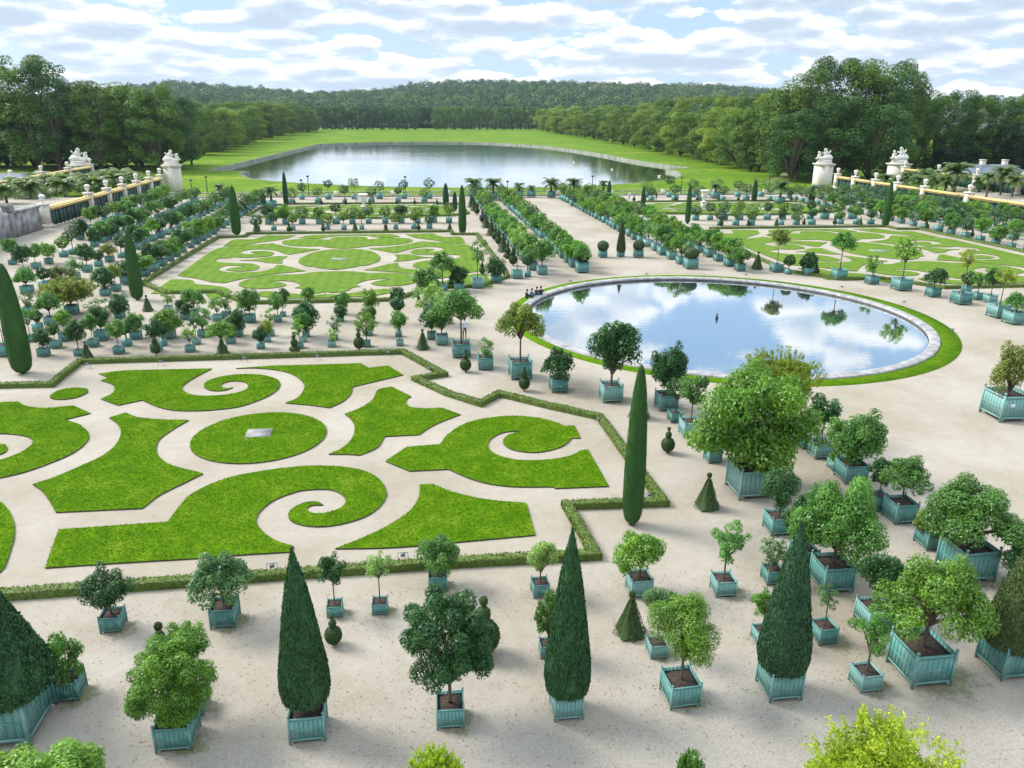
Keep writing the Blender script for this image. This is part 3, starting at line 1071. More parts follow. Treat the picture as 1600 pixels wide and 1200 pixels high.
def tub_mesh(detail=True):
    g = Geo()
    w = .5
    p = .055
    # panels of upright planks
    z0, z1 = .12, .86
    n = 7 if detail else 1
    for s in range(4):
        for i in range(n):
            a0 = -w + p + (2 * w - 2 * p) * i / n + (.004 if detail else 0)
            a1 = -w + p + (2 * w - 2 * p) * (i + 1) / n - (.004 if detail else 0)
            y0, y1 = -w + .022, -w + .05
            V = np.array([(a0, y0, z0), (a1, y0, z0), (a1, y1, z0), (a0, y1, z0), (a0, y0, z1), (a1, y0, z1), (a1, y1, z1), (a0, y1, z1)])
            F = [(3, 2, 1, 0), (4, 5, 6, 7), (0, 1, 5, 4), (1, 2, 6, 5), (2, 3, 7, 6), (3, 0, 4, 7)]
            c, q = [(1, 0), (0, 1), (-1, 0), (0, -1)][s]
            g.add(V @ np.array([[c, q, 0], [-q, c, 0], [0, 0, 1]]), F)
        if detail:
            for (a, b) in ((z0 - .01, z0 + .05), (.44, .47), (z1 - .07, z1 + .01)):
                V = np.array([(-w + p, -w + .008, a), (w - p, -w + .008, a), (w - p, -w + .021, a), (-w + p, -w + .021, a), (-w + p, -w + .008, b), (w - p, -w + .008, b), (w - p, -w + .021, b), (-w + p, -w + .021, b)])
                c, q = [(1, 0), (0, 1), (-1, 0), (0, -1)][s]
                g.add(V @ np.array([[c, q, 0], [-q, c, 0], [0, 0, 1]]), F)
    for sx in (-1, 1):
        for sy in (-1, 1):
            x0, x1 = sorted((sx * w, sx * (w - p))); y0, y1 = sorted((sy * w, sy * (w - p)))
            g.box(x0, x1, y0, y1, 0, .90)
    if detail:   # braces by the feet
        for sx in (-1, 1):
            for sy in (-1, 1):
                g.add([(sx * (w - p), sy * (w - .012), .0), (sx * (w - p - .10), sy * (w - .012), .115), (sx * (w - p), sy * (w - .012), .115),
                       (sx * (w - p), sy * (w - .045), .0), (sx * (w - p - .10), sy * (w - .045), .115), (sx * (w - p), sy * (w - .045), .115)],
                      [(0, 1, 4, 3), (1, 2, 5, 4), (2, 0, 3, 5)])
                g.add([(sx * (w - p), sy * (w - .012), .0), (sx * (w - p - .10), sy * (w - .012), .115), (sx * (w - p), sy * (w - .012), .115),
                       (sx * (w - p), sy * (w - .045), .0), (sx * (w - p - .10), sy * (w - .045), .115), (sx * (w - p), sy * (w - .045), .115)],
                      [(0, 1, 2), (3, 4, 5)])
    return g.mesh('tub', [M_TUB])


TUB0, TUB1 = tub_mesh(True), tub_mesh(False)
g = Geo(); g.box(-.455, .455, -.455, .455, .5, .76)
SOIL = g.mesh('soil', [M_SOIL])
g = Geo()
g.lathe([(.02, .899), (.02, .925), (.034, .94), (.043, .965), (.034, .99), (.012, 1.005), (.001, 1.008)], 8)
FIN = g.mesh('finial', [M_TUB], True)
g = Geo()
g.tube([(0, 0, 0), (.05, .02, .35), (-.02, .03, .7), (0, 0, 1.0)], [.62, .5, .44, .40], 8)
TRUNK = g.mesh('trunk', [M_BARK], True)

TONE = {
    'd': (0.033, 0.118, 0.027), 'm': (0.081, 0.221, 0.035), 'l': (0.132, 0.275, 0.027), 'b': (0.109, 0.262, 0.023),
    'y': (0.209, 0.275, 0.026), 'g': (0.096, 0.192, 0.065), 'o': (0.174, 0.207, 0.046), 'a': (0.165, 0.209, 0.032), 'p': (0.221, 0.355, 0.092), 'Y': (0.286, 0.396, 0.023),
}
TWORD = {'d': 'dark green', 'm': 'mid green', 'l': 'light green', 'b': 'bright green', 'y': 'yellow-green', 'g': 'greyish green', 'o': 'olive', 'a': 'orange-tinged', 'p': 'pale green', 'Y': 'bright yellow-green'}
KWORD = {'round': 'rounded', 'wide': 'broad', 'loose': 'open', 'shrub': 'bushy', 'dome': 'dense', 'feather': 'feathery'}
ORD = ['first', 'second', 'third', 'fourth', 'fifth', 'sixth', 'seventh', 'eighth', 'ninth', 'tenth', 'eleventh', 'twelfth', 'thirteenth', 'fourteenth', 'fifteenth', 'sixteenth', 'seventeenth', 'eighteenth', 'nineteenth', 'twentieth']
ORD += ['twenty-' + q for q in ORD[:9]] + ['thirtieth'] + ['thirty-' + q for q in ORD[:9]] + ['fortieth'] + ['forty-' + q for q in ORD[:9]]

# potted trees seen singly: centre x, foot y, tub width, crown top y, crown width, tone, crown kind, row [, crown bottom y]
POT = '''
103 1098 42 987 65 m loose R1 1068
272 1176 60 990 142 b dome R1 1133
300 1120 40 962 75 l round Rx
705 1140 47 913 150 d dome R1 1075
1070 1108 54 927 114 l round R1 1038
1455 1075 74 852 168 l wide R1 990
173 990 34 878 76 d round R2
349 983 42 856 96 g wide R2 935
523 966 26 864 52 d round R2
594 962 26 862 48 p loose R2
685 925 32 833 78 m wide R2
846 935 28 842 60 p round R2
1003 935 38 822 92 l wide R2 892
858 1030 28 922 48 m dome Rx 998
1030 1030 30 912 64 g round Rx
1135 934 35 812 76 m loose R2
1212 915 30 838 52 g loose R2
1195 1008 28 920 46 b round Rx
1293 1008 34 912 42 g loose Rx
1310 928 54 735 138 m wide K 865
1222 838 38 730 68 d round K
1262 890 38 775 80 d dome K
1360 1083 38 948 86 m loose R1b
1374 985 44 857 82 d round K
1527 912 66 740 152 m wide K 848
1462 860 36 797 64 o dome K
1415 820 40 708 84 m wide K
1378 800 30 714 48 d dome K
1338 757 40 632 98 m round K
1287 718 30 615 52 d round K
1262 702 20 640 40 m round K
1309 736 20 705 24 m shrub K
1182 781 62 574 178 b round B 738
1215 690 40 542 122 y feather B 640
1117 724 24 655 50 d round K
1083 685 32 585 52 m round K
1057 661 20 590 40 d loose K
1045 643 32 530 68 d round P 605
958 630 34 497 95 d round P 585
875 614 28 540 56 d wide P 590
815 594 35 472 76 a wide P 530
760 579 25 525 36 m loose P
722 560 30 450 78 m wide P 500
691 540 20 470 50 m round P
675 531 15 478 36 d round M9
674 508 16 440 52 p loose M9
668 487 14 418 44 m round M9
692 455 14 393 50 m wide P2 424
718 455 16 415 32 d round P2
747 451 20 371 35 m loose P2 410
776 443 16 401 34 d shrub P2
809 436 17 352 32 p loose P2 392
825 433 10 398 18 d dome P2
848 430 16 372 46 m wide P2 408
1141 417 12 372 24 m round A4
1216 426 17 358 30 a round P3 382
1233 429 9 398 18 d round P3
1265 431 15 393 30 d dome P3 418
1315 438 20 362 44 m wide P3 390
1366 445 17 398 32 m loose P3
1414 455 24 370 44 l loose P3 410
1462 465 18 418 38 d wide P3
1508 477 24 388 38 y loose P3 418
1530 469 14 425 26 m loose P3
1551 474 16 418 30 d shrub P3
1567 498 26 417 38 y loose P3 448
1592 508 26 455 42 m wide P3
1513 458 12 425 22 d dome P3
1586 660 54 535 70 o wide P3 612
1592 935 28 845 60 d round K
1395 1340 80 1126 262 Y feather F 1360
70 1400 80 1158 236 l dome F 1380
683 1290 40 1166 96 Y feather F 1250
1080 1250 30 1172 44 m feather F 1235
18 414 10 372 22 m round W1
36 430 13 382 28 d round W1
55 421 12 380 22 m round W1
75 413 11 378 31 l wide W1
98 402 11 370 18 y loose W1
113 398 11 355 20 m round W1
124 375 11 341 26 d round W1
147 386 11 355 24 d round W1
163 377 9 355 15 m round W1
176 375 10 347 19 d round W1
135 426 13 380 28 d round W2
153 417 11 390 16 m round W2
170 410 12 378 28 o wide W2
189 403 10 368 18 m round W2
116 437 13 402 28 m loose W2
197 445 18 405 36 d wide W2
180 456 13 412 22 y round W2
163 463 14 417 34 d round W2
95 447 14 413 42 o wide W2
68 452 14 418 18 d round W2
40 460 16 417 36 m wide W2
4 558 22 462 26 a wide W3
46 535 12 480 28 m loose W3
57 517 13 485 16 d round W3
66 558 16 513 28 d round M1
85 545 15 502 22 d round W3
100 534 16 483 26 l round W3
77 508 16 455 42 m wide W3
42 490 13 454 27 g loose W3
110 492 18 432 76 o feather W3 472
150 505 16 465 42 g loose W3
157 533 20 478 33 d round W3
144 543 15 490 26 m round W3
122 557 13 497 36 d round M1
184 554 15 498 30 m round M1
197 542 13 505 17 m round M1
186 499 14 458 36 d round W3
211 531 16 487 30 m round M1
243 551 16 498 30 d round M1
254 541 11 505 16 d round M1
262 530 19 482 52 l shrub M1
296 551 14 510 24 p loose M1
306 539 12 492 22 d loose M1
316 528 15 475 38 m loose M1
288 500 13 467 28 d round M1
262 488 12 450 24 l loose M1
303 495 12 448 38 m wide M1
339 503 14 462 26 p loose M1
352 498 13 455 28 m loose M1
390 505 16 450 36 m round M1
370 527 16 480 36 d round M1
360 538 14 505 24 m round M1
347 552 13 497 44 l wide M1
407 546 12 512 20 m loose M1
417 535 11 500 22 y round M1
422 526 12 480 25 p loose M1
434 504 12 457 27 m round M1
442 495 9 450 24 d round M1
468 545 12 497 27 l loose M1
474 535 10 488 24 m round M1
478 527 11 470 46 d round M1
484 504 11 448 22 m round M1
518 543 12 512 22 p loose M1
523 532 10 492 28 g loose M1
532 503 11 476 24 d round M1
535 492 10 455 26 m round M1
573 543 13 487 38 l loose M1
576 525 13 477 24 m round M1
580 505 12 450 30 l round M1
625 541 12 485 30 m round M1
623 527 11 465 20 m loose M1
622 505 10 448 20 m loose M1
'''
ROWTXT = {
    'R1': 'nearest the camera', 'R1b': 'half behind the bright lower-right tree', 'R2': 'outside the near hedge', 'Rx': 'between the two front rows',
    'K': 'right of the near cypress', 'B': 'by the near pond rim', 'P': 'between near lawn and pond', 'P2': 'at the pond left side', 'P3': 'along the pond right side',
    'M9': 'in the short left-path column', 'W1': 'under the ramp wall', 'W2': 'left of the middle parterre', 'W3': 'behind the near left cypress',
    'M1': 'between near and middle lawns', 'F': 'cut by the bottom edge', 'A4': 'behind the central walk corner',
    'V1': 'in the outer left avenue row', 'V2': 'in the inner left avenue row', 'V3': 'in the inner right avenue row', 'V4': 'in the outer right avenue row',
    'H1': 'along the middle parterre left hedge', 'H2': 'in the second left file', 'H3': 'in the third left file', 'H4': 'in the outermost left file',
    'J1': 'along the right parterre right hedge', 'J2': 'in the second right file', 'J3': 'in the third right file', 'J4': 'in the outermost right file',
    'E1': 'just behind the middle parterre', 'E2': 'before the far left parterre', 'E3': 'just behind the right parterre', 'E4': 'before the far right parterre',
    'T1': 'behind the far left parterre', 'T2': 'against the left balustrade', 'T3': 'behind the far right parterre', 'T4': 'against the right balustrade',
}
specs = []
for ln in POT.strip().split('\n'):
    q = ln.split()
    x, yb, tw, ct, cw = map(float, q[:5])
    X, Y = G(x, yb)
    d = PX(X, Y)[2]
    w = tw * d / FOC * 0.93
    Y += w * .5
    d = PX(X, Y)[2]
    cd = cw * d / FOC * (0.90 if q[7] == 'K' else 0.95)
    cb = float(q[8]) if len(q) > 8 else None
    # the crown is an ellipsoid seen from above: find its middle and height from its outline
    zc_, ch = 1.5, cd * .9
    for _ in range(4):
        dc = PX(X, Y, zc_)[2]
        dep = math.atan2(CAMH - zc_, math.hypot(X, Y))
        sc_ = FOC / dc
        cd = cw / sc_ * (1.12 if q[7][0] in 'MW' else 1.0)
        if cb:
            E2 = ((cb - ct) / 2 / sc_) ** 2 - (cd / 2 * math.sin(dep)) ** 2
            ch = min(max(2 * math.sqrt(max(E2, 0)) / math.cos(dep), .45 * cd), 1.6 * cd)
        else:
            ch = cd * (.90 if q[6] != 'wide' else .64)
        E_px = math.hypot(ch / 2 * math.cos(dep), cd / 2 * math.sin(dep)) * sc_
        zc_ = z_at(X, Y, ct + E_px)
    zb, zt = zc_ - ch / 2, zc_ + ch / 2
    if zb < w * .62:
        zb = w * .62
        zt = max(zt, zb + .5 * cd)
    specs.append(dict(X=X, Y=Y, w=w, cd=cd, zt=zt, zb=zb, tone=q[5], kind=q[6], row=q[7]))

rnd_ = random.Random(3)


def row_spec(row, X, Y, w=1.0, cd=2.1, h=3.0, tones='ddmmmbl', kinds='round round round wide loose'.split(), stem=None):
    w *= rnd_.uniform(.78, 1.12)
    cd *= rnd_.uniform(.72, 1.18)
    zt = h * rnd_.uniform(.82, 1.14)
    zb = max(zt - cd * rnd_.uniform(.75, .95), w * .9)
    specs.append(dict(X=X + rnd_.uniform(-.12, .12), Y=Y + rnd_.uniform(-.15, .15), w=w, cd=cd, zt=zt, zb=min(zb, zt - .3 * cd), tone=rnd_.choice(tones), kind=rnd_.choice(kinds), row=row))


# central walk: two rows each side
for row, X, y0 in (('V1', 14.0, 89), ('V2', 19.3, 86.9), ('V3', 32.4, 91), ('V4', 37.8, 85.9)):
    Y = y0
    while Y < 168:
        big = 1.15 if Y < 104 else 1.0
        row_spec(row, X, Y, 1.05 * big, 2.65 * big, 3.25 * big if row in ('V3', 'V2') else 3.3, tones='mmmbbbll')
        Y += 3.25 if Y < 112 else 2.55
# side blocks
for i, dx in enumerate((0, 6.45, 12.9, 19.4)):
    for side in (-1, 1):
        X = -28.7 - dx if side < 0 else 2 * AX + 28.7 + dx
        y0 = 89 if i == 0 else (100 if side > 0 else (108 if i == 1 else 114 if i == 2 else 128))
        Y = y0
        while Y < 168:
            row_spec(('H' if side < 0 else 'J') + str(i + 1), X, Y, 0.95, 2.7, 3.0, tones='ddmmmmbbgl')
            Y += 3.2
# cross rows between the parterres and at the far end
for side in (-1, 1):
    for k in range(12):
        X = -22.9 + k * 2.62
        XX = X if side < 0 else 2 * AX - X
        s3 = side > 0
        if k % 4 != 3:
            row_spec('E3' if s3 else 'E1', XX, 124.0, .85, 1.8, 2.6, tones='mmdlbp')
        row_spec('E4' if s3 else 'E2', XX + .8, 131.0, 1.05, 2.2, 2.9, tones='mmdbo')
        if k % 2 == 0:
            row_spec('T3' if s3 else 'T1', XX, 162.5, 1.1, 2.3, 3.2, tones='ggpmg', kinds=['shrub', 'loose', 'round'])
            row_spec('T4' if s3 else 'T2', XX + 1.3, 170.0, 1.2, 2.5, 4.0, tones='mdgp')

specs = [s for s in specs if -60 < PX(s['X'], s['Y'], s['zt'] * .6)[0] < 1660]
specs.sort(key=lambda s: -s['cd'] / PX(s['X'], s['Y'])[2])
single = specs[:296]
rest = specs[296:]


def make_pot(s, lod, label, group):
    nm = 'potted_tree'
    rz = rnd_.uniform(-.05, .05)
    t = thing(nm, label, 'potted tree', (s['X'], s['Y'], 0), rz, group)
    w = s['w']
    hgt = w * rnd_.uniform(.93, 1.03)
    tb = link('tub', TUB0 if lod != 2 else TUB1, t, scale=(w, w, hgt))
    if lod != 2:
        for sx in (-1, 1):
            for sy in (-1, 1):
                link('finial', FIN, tb, loc=(sx * .4725, sy * .4725, 0))
    if lod != 2:
        link('soil', SOIL, t, scale=(w, w, hgt))
    ch = s['zt'] - s['zb']
    tr = max(.045, s['cd'] * .038)
    tl = s['zb'] + ch * .16 - hgt * .74
    link('trunk', TRUNK, t, loc=(0, 0, hgt * .74), rz=rnd_.uniform(0, 6), scale=(tr, tr, max(tl, .1)))
    cr = CROWNS[s['kind'], lod, rnd_.randrange(3 if s['kind'] in ('round', 'wide') else 2)]
    c = TONE[s['tone']]
    j = rnd_.uniform(.85, 1.18)
    o = link('crown', cr, t, loc=(0, 0, s['zb']), rz=rnd_.uniform(0, 6.28), scale=(s['cd'], s['cd'] * rnd_.uniform(.9, 1.08), ch),
             color=(c[0] * j * rnd_.uniform(.9, 1.1), c[1] * j, c[2] * j))
    return t


rows = {}
for s in single:
    rows.setdefault(s['row'], []).append(s)
for r, lst in rows.items():
    along_y = r[0] in 'VHJM' and r != 'M1'
    if r == 'M9':
        along_y = True
    lst.sort(key=lambda s: s['Y'] if along_y else PX(s['X'], s['Y'])[0])
    for i, s in enumerate(lst):
        px = s['cd'] * FOC / PX(s['X'], s['Y'])[2]
        lod = 3 if px > 100 else 0 if px > 58 else 1 if px > 24 else 2
        if len(lst) == 1:
            pos = ''
        elif along_y:
            pos = ORD[i] + ' nearest '
        else:
            pos = ORD[i] + ' from left '
        lab = '%s %s tree in tub, %s%s' % (TWORD[s['tone']], KWORD[s['kind']], pos, ROWTXT[r])
        make_pot(s, lod, lab, 'potted trees ' + ROWTXT[r])

# the smallest ones far off, as one
g = Geo()
BOX = [(3, 2, 1, 0), (4, 5, 6, 7), (0, 1, 5, 4), (1, 2, 6, 5), (2, 3, 7, 6), (3, 0, 4, 7)]
for s in rest:
    w = s['w'] / 2
    g.box(s['X'] - w, s['X'] + w, s['Y'] - w, s['Y'] + w, 0, 1.8 * w, 0)
    g.tube([(s['X'], s['Y'], 1.4 * w), (s['X'], s['Y'], s['zb'] + .3)], [.06, .05], 5, 1)
    k = 420
    d = sph_pts(k)
    lump = 1 + .22 * np.sin(d[:, 0] * 5 + s['X']) * np.cos(d[:, 2] * 4 + s['Y'])
    p = d * (lump * RNG.uniform(.75, 1, k))[:, None] * [s['cd'] / 2, s['cd'] / 2, (s['zt'] - s['zb']) / 2] + [s['X'], s['Y'], (s['zt'] + s['zb']) / 2]
    g.leaves(p, d + [0, 0, .5], .26, 2 if s['tone'] in 'dmg' else 3, .6, .5)
M_FARD = leaf_mat('distant_dark_leaf', rough=.5, trans=.2, spec=.3, base=(0.035, 0.095, 0.03), nscale=.3)
M_FARL = leaf_mat('distant_light_leaf', rough=.5, trans=.25, spec=.3, base=(0.09, 0.18, 0.025), nscale=.3)
if rest:
    struct('distant_potted_trees', g.mesh('distant_potted_trees', [M_TUB, M_BARK, M_FARD, M_FARL]), 'stuff')

# moss-stained damp patches under some tubs are part of the gravel: thin irregular sheets
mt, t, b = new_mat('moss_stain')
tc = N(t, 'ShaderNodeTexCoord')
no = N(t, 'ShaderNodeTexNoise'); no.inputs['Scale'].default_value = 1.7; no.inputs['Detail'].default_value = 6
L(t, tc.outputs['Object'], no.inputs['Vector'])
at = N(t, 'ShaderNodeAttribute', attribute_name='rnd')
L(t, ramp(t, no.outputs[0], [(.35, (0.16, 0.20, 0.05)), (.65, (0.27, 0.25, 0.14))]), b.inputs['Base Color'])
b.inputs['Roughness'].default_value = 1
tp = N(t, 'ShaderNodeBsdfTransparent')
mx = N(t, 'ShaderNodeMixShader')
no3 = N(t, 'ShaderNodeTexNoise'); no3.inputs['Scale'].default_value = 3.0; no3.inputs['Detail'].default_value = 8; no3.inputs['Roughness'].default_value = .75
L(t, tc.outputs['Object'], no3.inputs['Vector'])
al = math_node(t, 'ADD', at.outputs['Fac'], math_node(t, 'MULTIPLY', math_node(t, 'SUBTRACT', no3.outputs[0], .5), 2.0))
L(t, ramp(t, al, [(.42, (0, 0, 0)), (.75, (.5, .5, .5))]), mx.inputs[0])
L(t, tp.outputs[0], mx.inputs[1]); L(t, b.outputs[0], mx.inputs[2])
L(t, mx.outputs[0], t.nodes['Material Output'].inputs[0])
V, F, R_ = [], [], []
for s in single:
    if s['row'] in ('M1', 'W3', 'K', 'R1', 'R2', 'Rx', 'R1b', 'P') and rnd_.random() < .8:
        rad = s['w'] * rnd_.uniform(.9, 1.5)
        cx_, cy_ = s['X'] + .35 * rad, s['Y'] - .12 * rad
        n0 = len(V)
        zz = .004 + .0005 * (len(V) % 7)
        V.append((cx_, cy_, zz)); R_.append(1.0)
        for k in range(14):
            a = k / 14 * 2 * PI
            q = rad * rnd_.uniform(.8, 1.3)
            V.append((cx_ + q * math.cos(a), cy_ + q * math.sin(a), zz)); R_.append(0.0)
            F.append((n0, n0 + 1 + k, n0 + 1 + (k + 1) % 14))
me = bpy.data.meshes.new('moss')
me.from_pydata(V, [], F)
me.materials.append(mt)
a_ = me.attributes.new('rnd', 'FLOAT', 'POINT')
a_.data.foreach_set('value', R_)
struct('mossy_gravel', me, 'stuff')


# fallen leaves and twigs on the near gravel
g = Geo()
pts = []
for s in single:
    if s['row'] in ('K', 'R1', 'R2', 'Rx', 'R1b', 'P', 'M1', 'W3'):
        k = int(75 * s['w'] ** 1)
        a = RNG.uniform(0, 2 * PI, k); q = RNG.gamma(2.2, .42 * s['cd'] / 2 + .12, k)
        pts.append(np.c_[s['X'] + .2 + q * np.cos(a), s['Y'] - .2 + q * np.sin(a)])
pts.append(np.c_[RNG.uniform(-14, 22, 4500), RNG.uniform(14.5, 26, 4500)])
pts = np.concatenate(pts)
gx = RNG.normal(0, 1, (len(pts), 2)) * .25
pts = pts + gx
g.leaves(np.c_[pts, np.full(len(pts), .018)], np.tile([0, 0, 1.], (len(pts), 1)), .055, 0, .5, .25)
struct('leaf_litter', g.mesh('leaf_litter', [leaf_mat('dry_leaf', .8, 0, .2, (0.20, 0.145, 0.075), var=.6, nscale=.5)]), 'stuff')


# ------------------------------------------------------------------ clipped evergreens
def clipped(name, prof, seg=18, n=2600, size=.03, phase=0.0, wob=.03, square=False, extra=None):
    """lathe body + needles all over it; profile (radius, z) in unit height"""
    g = Geo()
    prof = np.array(prof, float)
    sg = 4 if square else seg
    ph = PI / 4 if square else phase
    g.lathe(np.c_[prof[:, 0] * .97, prof[:, 1]], sg, 0, 0, 0, True, 0 if square else wob, ph)
    dz = np.linalg.norm(np.diff(prof, axis=0), axis=1)
    ar = dz * (prof[1:, 0] + prof[:-1, 0]) / 2
    k = RNG.choice(len(dz), n, p=ar / ar.sum())
    u = RNG.uniform(0, 1, n)
    r = prof[k, 0] + (prof[k + 1, 0] - prof[k, 0]) * u
    z = prof[k, 1] + (prof[k + 1, 1] - prof[k, 1]) * u
    a = RNG.uniform(0, 2 * PI, n)
    if square:
        am = (a % (PI / 2)) - PI / 4
        r = r * math.cos(PI / 4) / np.cos(am)
    sl = (prof[k, 0] - prof[k + 1, 0]) / (dz[k] + 1e-9)
    nr = np.c_[np.cos(a), np.sin(a), sl]
    g.leaves(np.c_[r * np.cos(a), r * np.sin(a), z] + RNG.normal(0, size * .18, (n, 3)), nr, size, 0, .5, .7)
    return g


def cone_prof(top=.02):
    P = []
    for i in range(13):
        u = i / 12
        r = float(np.interp(u, [0, .07, .18, .31, .45, .58, .71, .85, .95, 1], [.45, .495, .485, .425, .36, .30, .235, .145, .065, .012]))
        P.append((max(r, top), u))
    return P


CONE = []
for i in range(3):
    g = clipped('cone', [(p[0], p[1]) for p in cone_prof()] if i < 2 else [(.46, 0), (.5, .06), (.47, .14), (.38, .3), (.28, .5), (.17, .7), (.08, .88), (.012, 1)], 24, 12000, .036, wob=.035)
    # wispy leader
    k = 160
    g.leaves(np.c_[RNG.normal(0, .018, (k, 2)), RNG.uniform(.95, 1.03, k)], RNG.normal(0, 1, (k, 3)) * [1, 1, .1], .03, 0, .3, .3, -2)
    CONE.append(g.mesh('cone_crown', [M_NEEDLE]))

CCONE = (0.032, 0.096, 0.034)
cones = [  # x, foot y, tub w, top y, crown w, crown bottom y, label
    (-4, 1172, 108, 880, 166, 1140, 'huge dark clipped cone in a tub, cut by the left edge of the view', CCONE),
    (480, 1162, 60, 862, 86, 1112, 'tall dark clipped cone in tub, leftmost whole one in front', CCONE),
    (889, 1127, 50, 832, 80, 1096, 'tall dark clipped cone in tub, wispy tip, front row middle', CCONE),
    (1228, 1097, 58, 822, 88, 1060, 'blue-green clipped cone in a tub, right of the front row', (0.036, 0.098, 0.044)),
    (1592, 1063, 66, 842, 95, 1040, 'olive-brown clipped cone in a tub at the right edge of the view', (0.065, 0.105, 0.032)),
    (971, 402, 11, 346, 16, 396, 'slim brown-green clipped cone in a tub closing the central walk', (0.055, 0.07, 0.028)),
]
for (x, yb, tw, ct, cw, cb, lab, colr) in cones:
    X, Y = G(x, yb)
    w = tw * PX(X, Y)[2] / FOC * .93
    Y += w / 2
    cd = cw * PX(X, Y)[2] / FOC * .89
    zt = z_at(X, Y, ct)
    zb = max(w * .80, z_at(X, Y - cd * .45, cb))
    t = thing('potted_cone_topiary', lab, 'topiary', (X, Y, 0), rnd_.uniform(-.03, .03), 'clipped evergreen cones in tubs')
    tb = link('tub', TUB0, t, scale=(w, w, w))
    for sx in (-1, 1):
        for sy in (-1, 1):
            link('finial', FIN, tb, loc=(sx * .4725, sy * .4725, 0))
    link('soil', SOIL, t, scale=(w, w, w))
    link('crown', CONE[2 if cw > 120 else rnd_.randrange(2)], t, loc=(0, 0, zb), rz=rnd_.uniform(0, 6), scale=(cd, cd, zt - zb), color=colr)

g = clipped('ball', [(max(.001, .5 * math.sin(i / 12 * PI)) * (1 if i < 12 else 1), .5 - .5 * math.cos(i / 12 * PI)) for i in range(13)], 18, 2600, .05)
BALL = g.mesh('ball_crown', [M_NEEDLE])
for (x, yb, tw, ct, cw, lab) in ((911, 425, 19, 391, 24, 'round clipped ball in a tub at the left corner of the central walk'), (1082, 421, 20, 387, 24, 'flat-topped clipped ball in a tub at the right corner of the central walk'),
                                 (943, 403, 13, 376, 18, 'small clipped ball in a tub, left of the slim cone'), (999, 403, 14, 375, 18, 'small clipped ball in a tub, right of the slim cone')):
    X, Y = G(x, yb)
    w = tw * PX(X, Y)[2] / FOC * .93
    Y += w / 2
    cd = cw * PX(X, Y)[2] / FOC
    zt = z_at(X, Y, ct)
    t = thing('potted_ball_topiary', lab, 'topiary', (X, Y, 0), 0, 'clipped balls in tubs at the central walk')
    tb = link('tub', TUB0, t, scale=(w, w, w))
    for sx in (-1, 1):
        for sy in (-1, 1):
            link('finial', FIN, tb, loc=(sx * .4725, sy * .4725, 0))
    link('crown', BALL, t, loc=(0, 0, w * .8), rz=rnd_.uniform(0, 6), scale=(cd, cd, max(zt - w * .8, .5)), color=(0.045, 0.08, 0.025))

# cypresses growing in the ground
CYP = []
for i in range(3):
    P = [(.10, 0), (.30, .015), (.42, .05), (.48, .12), (.50, .22), (.49, .38), (.45, .55), (.38, .72), (.29, .85), (.20, .93), (.10, .985), (.015, 1.0)]
    g = clipped('cyp', P, 26, 9000, .02, wob=.035)
    # vertical flutes of foliage
    k = 3000
    a = RNG.integers(0, 22, k) / 22 * 2 * PI + RNG.normal(0, .05, k)
    z = RNG.uniform(.03, .97, k)
    r = np.interp(z, [p[1] for p in P], [p[0] for p in P]) * RNG.uniform(.97, 1.06, k)
    g.leaves(np.c_[r * np.cos(a), r * np.sin(a), z], np.c_[np.cos(a), np.sin(a), z * 0], .03, 0, .3, .3, -3)
    CYP.append(g.mesh('cypress_crown', [M_NEEDLE]))
g = Geo(); g.lathe([(.16, 0), (.11, .15), (.10, .5)], 8)
CTR = g.mesh('cypress_trunk', [M_BARK])
cyps = [(990, 825, 570, 37, 'tall dark cypress column at the right corner of the near lawn'), (31, 587, 412, 37, 'tall cypress column at the left edge, in front of the left block of tubs'),
        (213, 470, 358, 23, 'dark cypress column at the near left corner of the middle parterre'), (369, 368, 290, 17, 'cypress column at the far left corner of the middle parterre'),
        (723, 366, 289, 14, 'cypress column at the far right corner of the middle left parterre'), (1385, 355, 283, 13, 'leaning-looking cypress column before the right screens'),
        (1075, 350, 287, 10, 'slim cypress column at the far left corner of the right parterre'),
        (413, 335, 301, 10, 'short dark cypress left of the far left parterre'), (447, 322, 268, 9, 'slender cypress with a tiered tip before the lake'), (697, 323, 286, 11, 'broad dark cypress right of the far left parterre'),
        (711, 330, 299, 9, 'dark cypress half behind the column of the middle left parterre'), (952, 308, 282, 8, 'dark cypress beyond the right rows of the central walk'), (1005, 325, 291, 8, 'dark cypress by the near corner of the far right parterre'),
        (1179, 315, 280, 10, 'dark cypress on the far edge of the far right parterre'), (1269, 318, 290, 11, 'dark cypress left of the right-hand stone gate pier')]
for i, (x, yb, yt, cw, lab) in enumerate(cyps):
    X, Y = G(x, yb)
    dm = cw * .88 * PX(X, Y)[2] / FOC
    Y += dm * .35
    zt = z_at(X, Y, yt)
    t = thing('cypress_tree', lab, 'cypress', (X, Y, 0), 0, 'clipped cypresses marking the corners of the parterres')
    link('trunk', CTR, t)
    link('crown', CYP[i % 3], t, loc=(0, 0, .12), rz=rnd_.uniform(0, 6), scale=(dm, dm, zt - .12), color=(0.034, 0.105, 0.022) if i < 7 else (0.026, 0.075, 0.030))

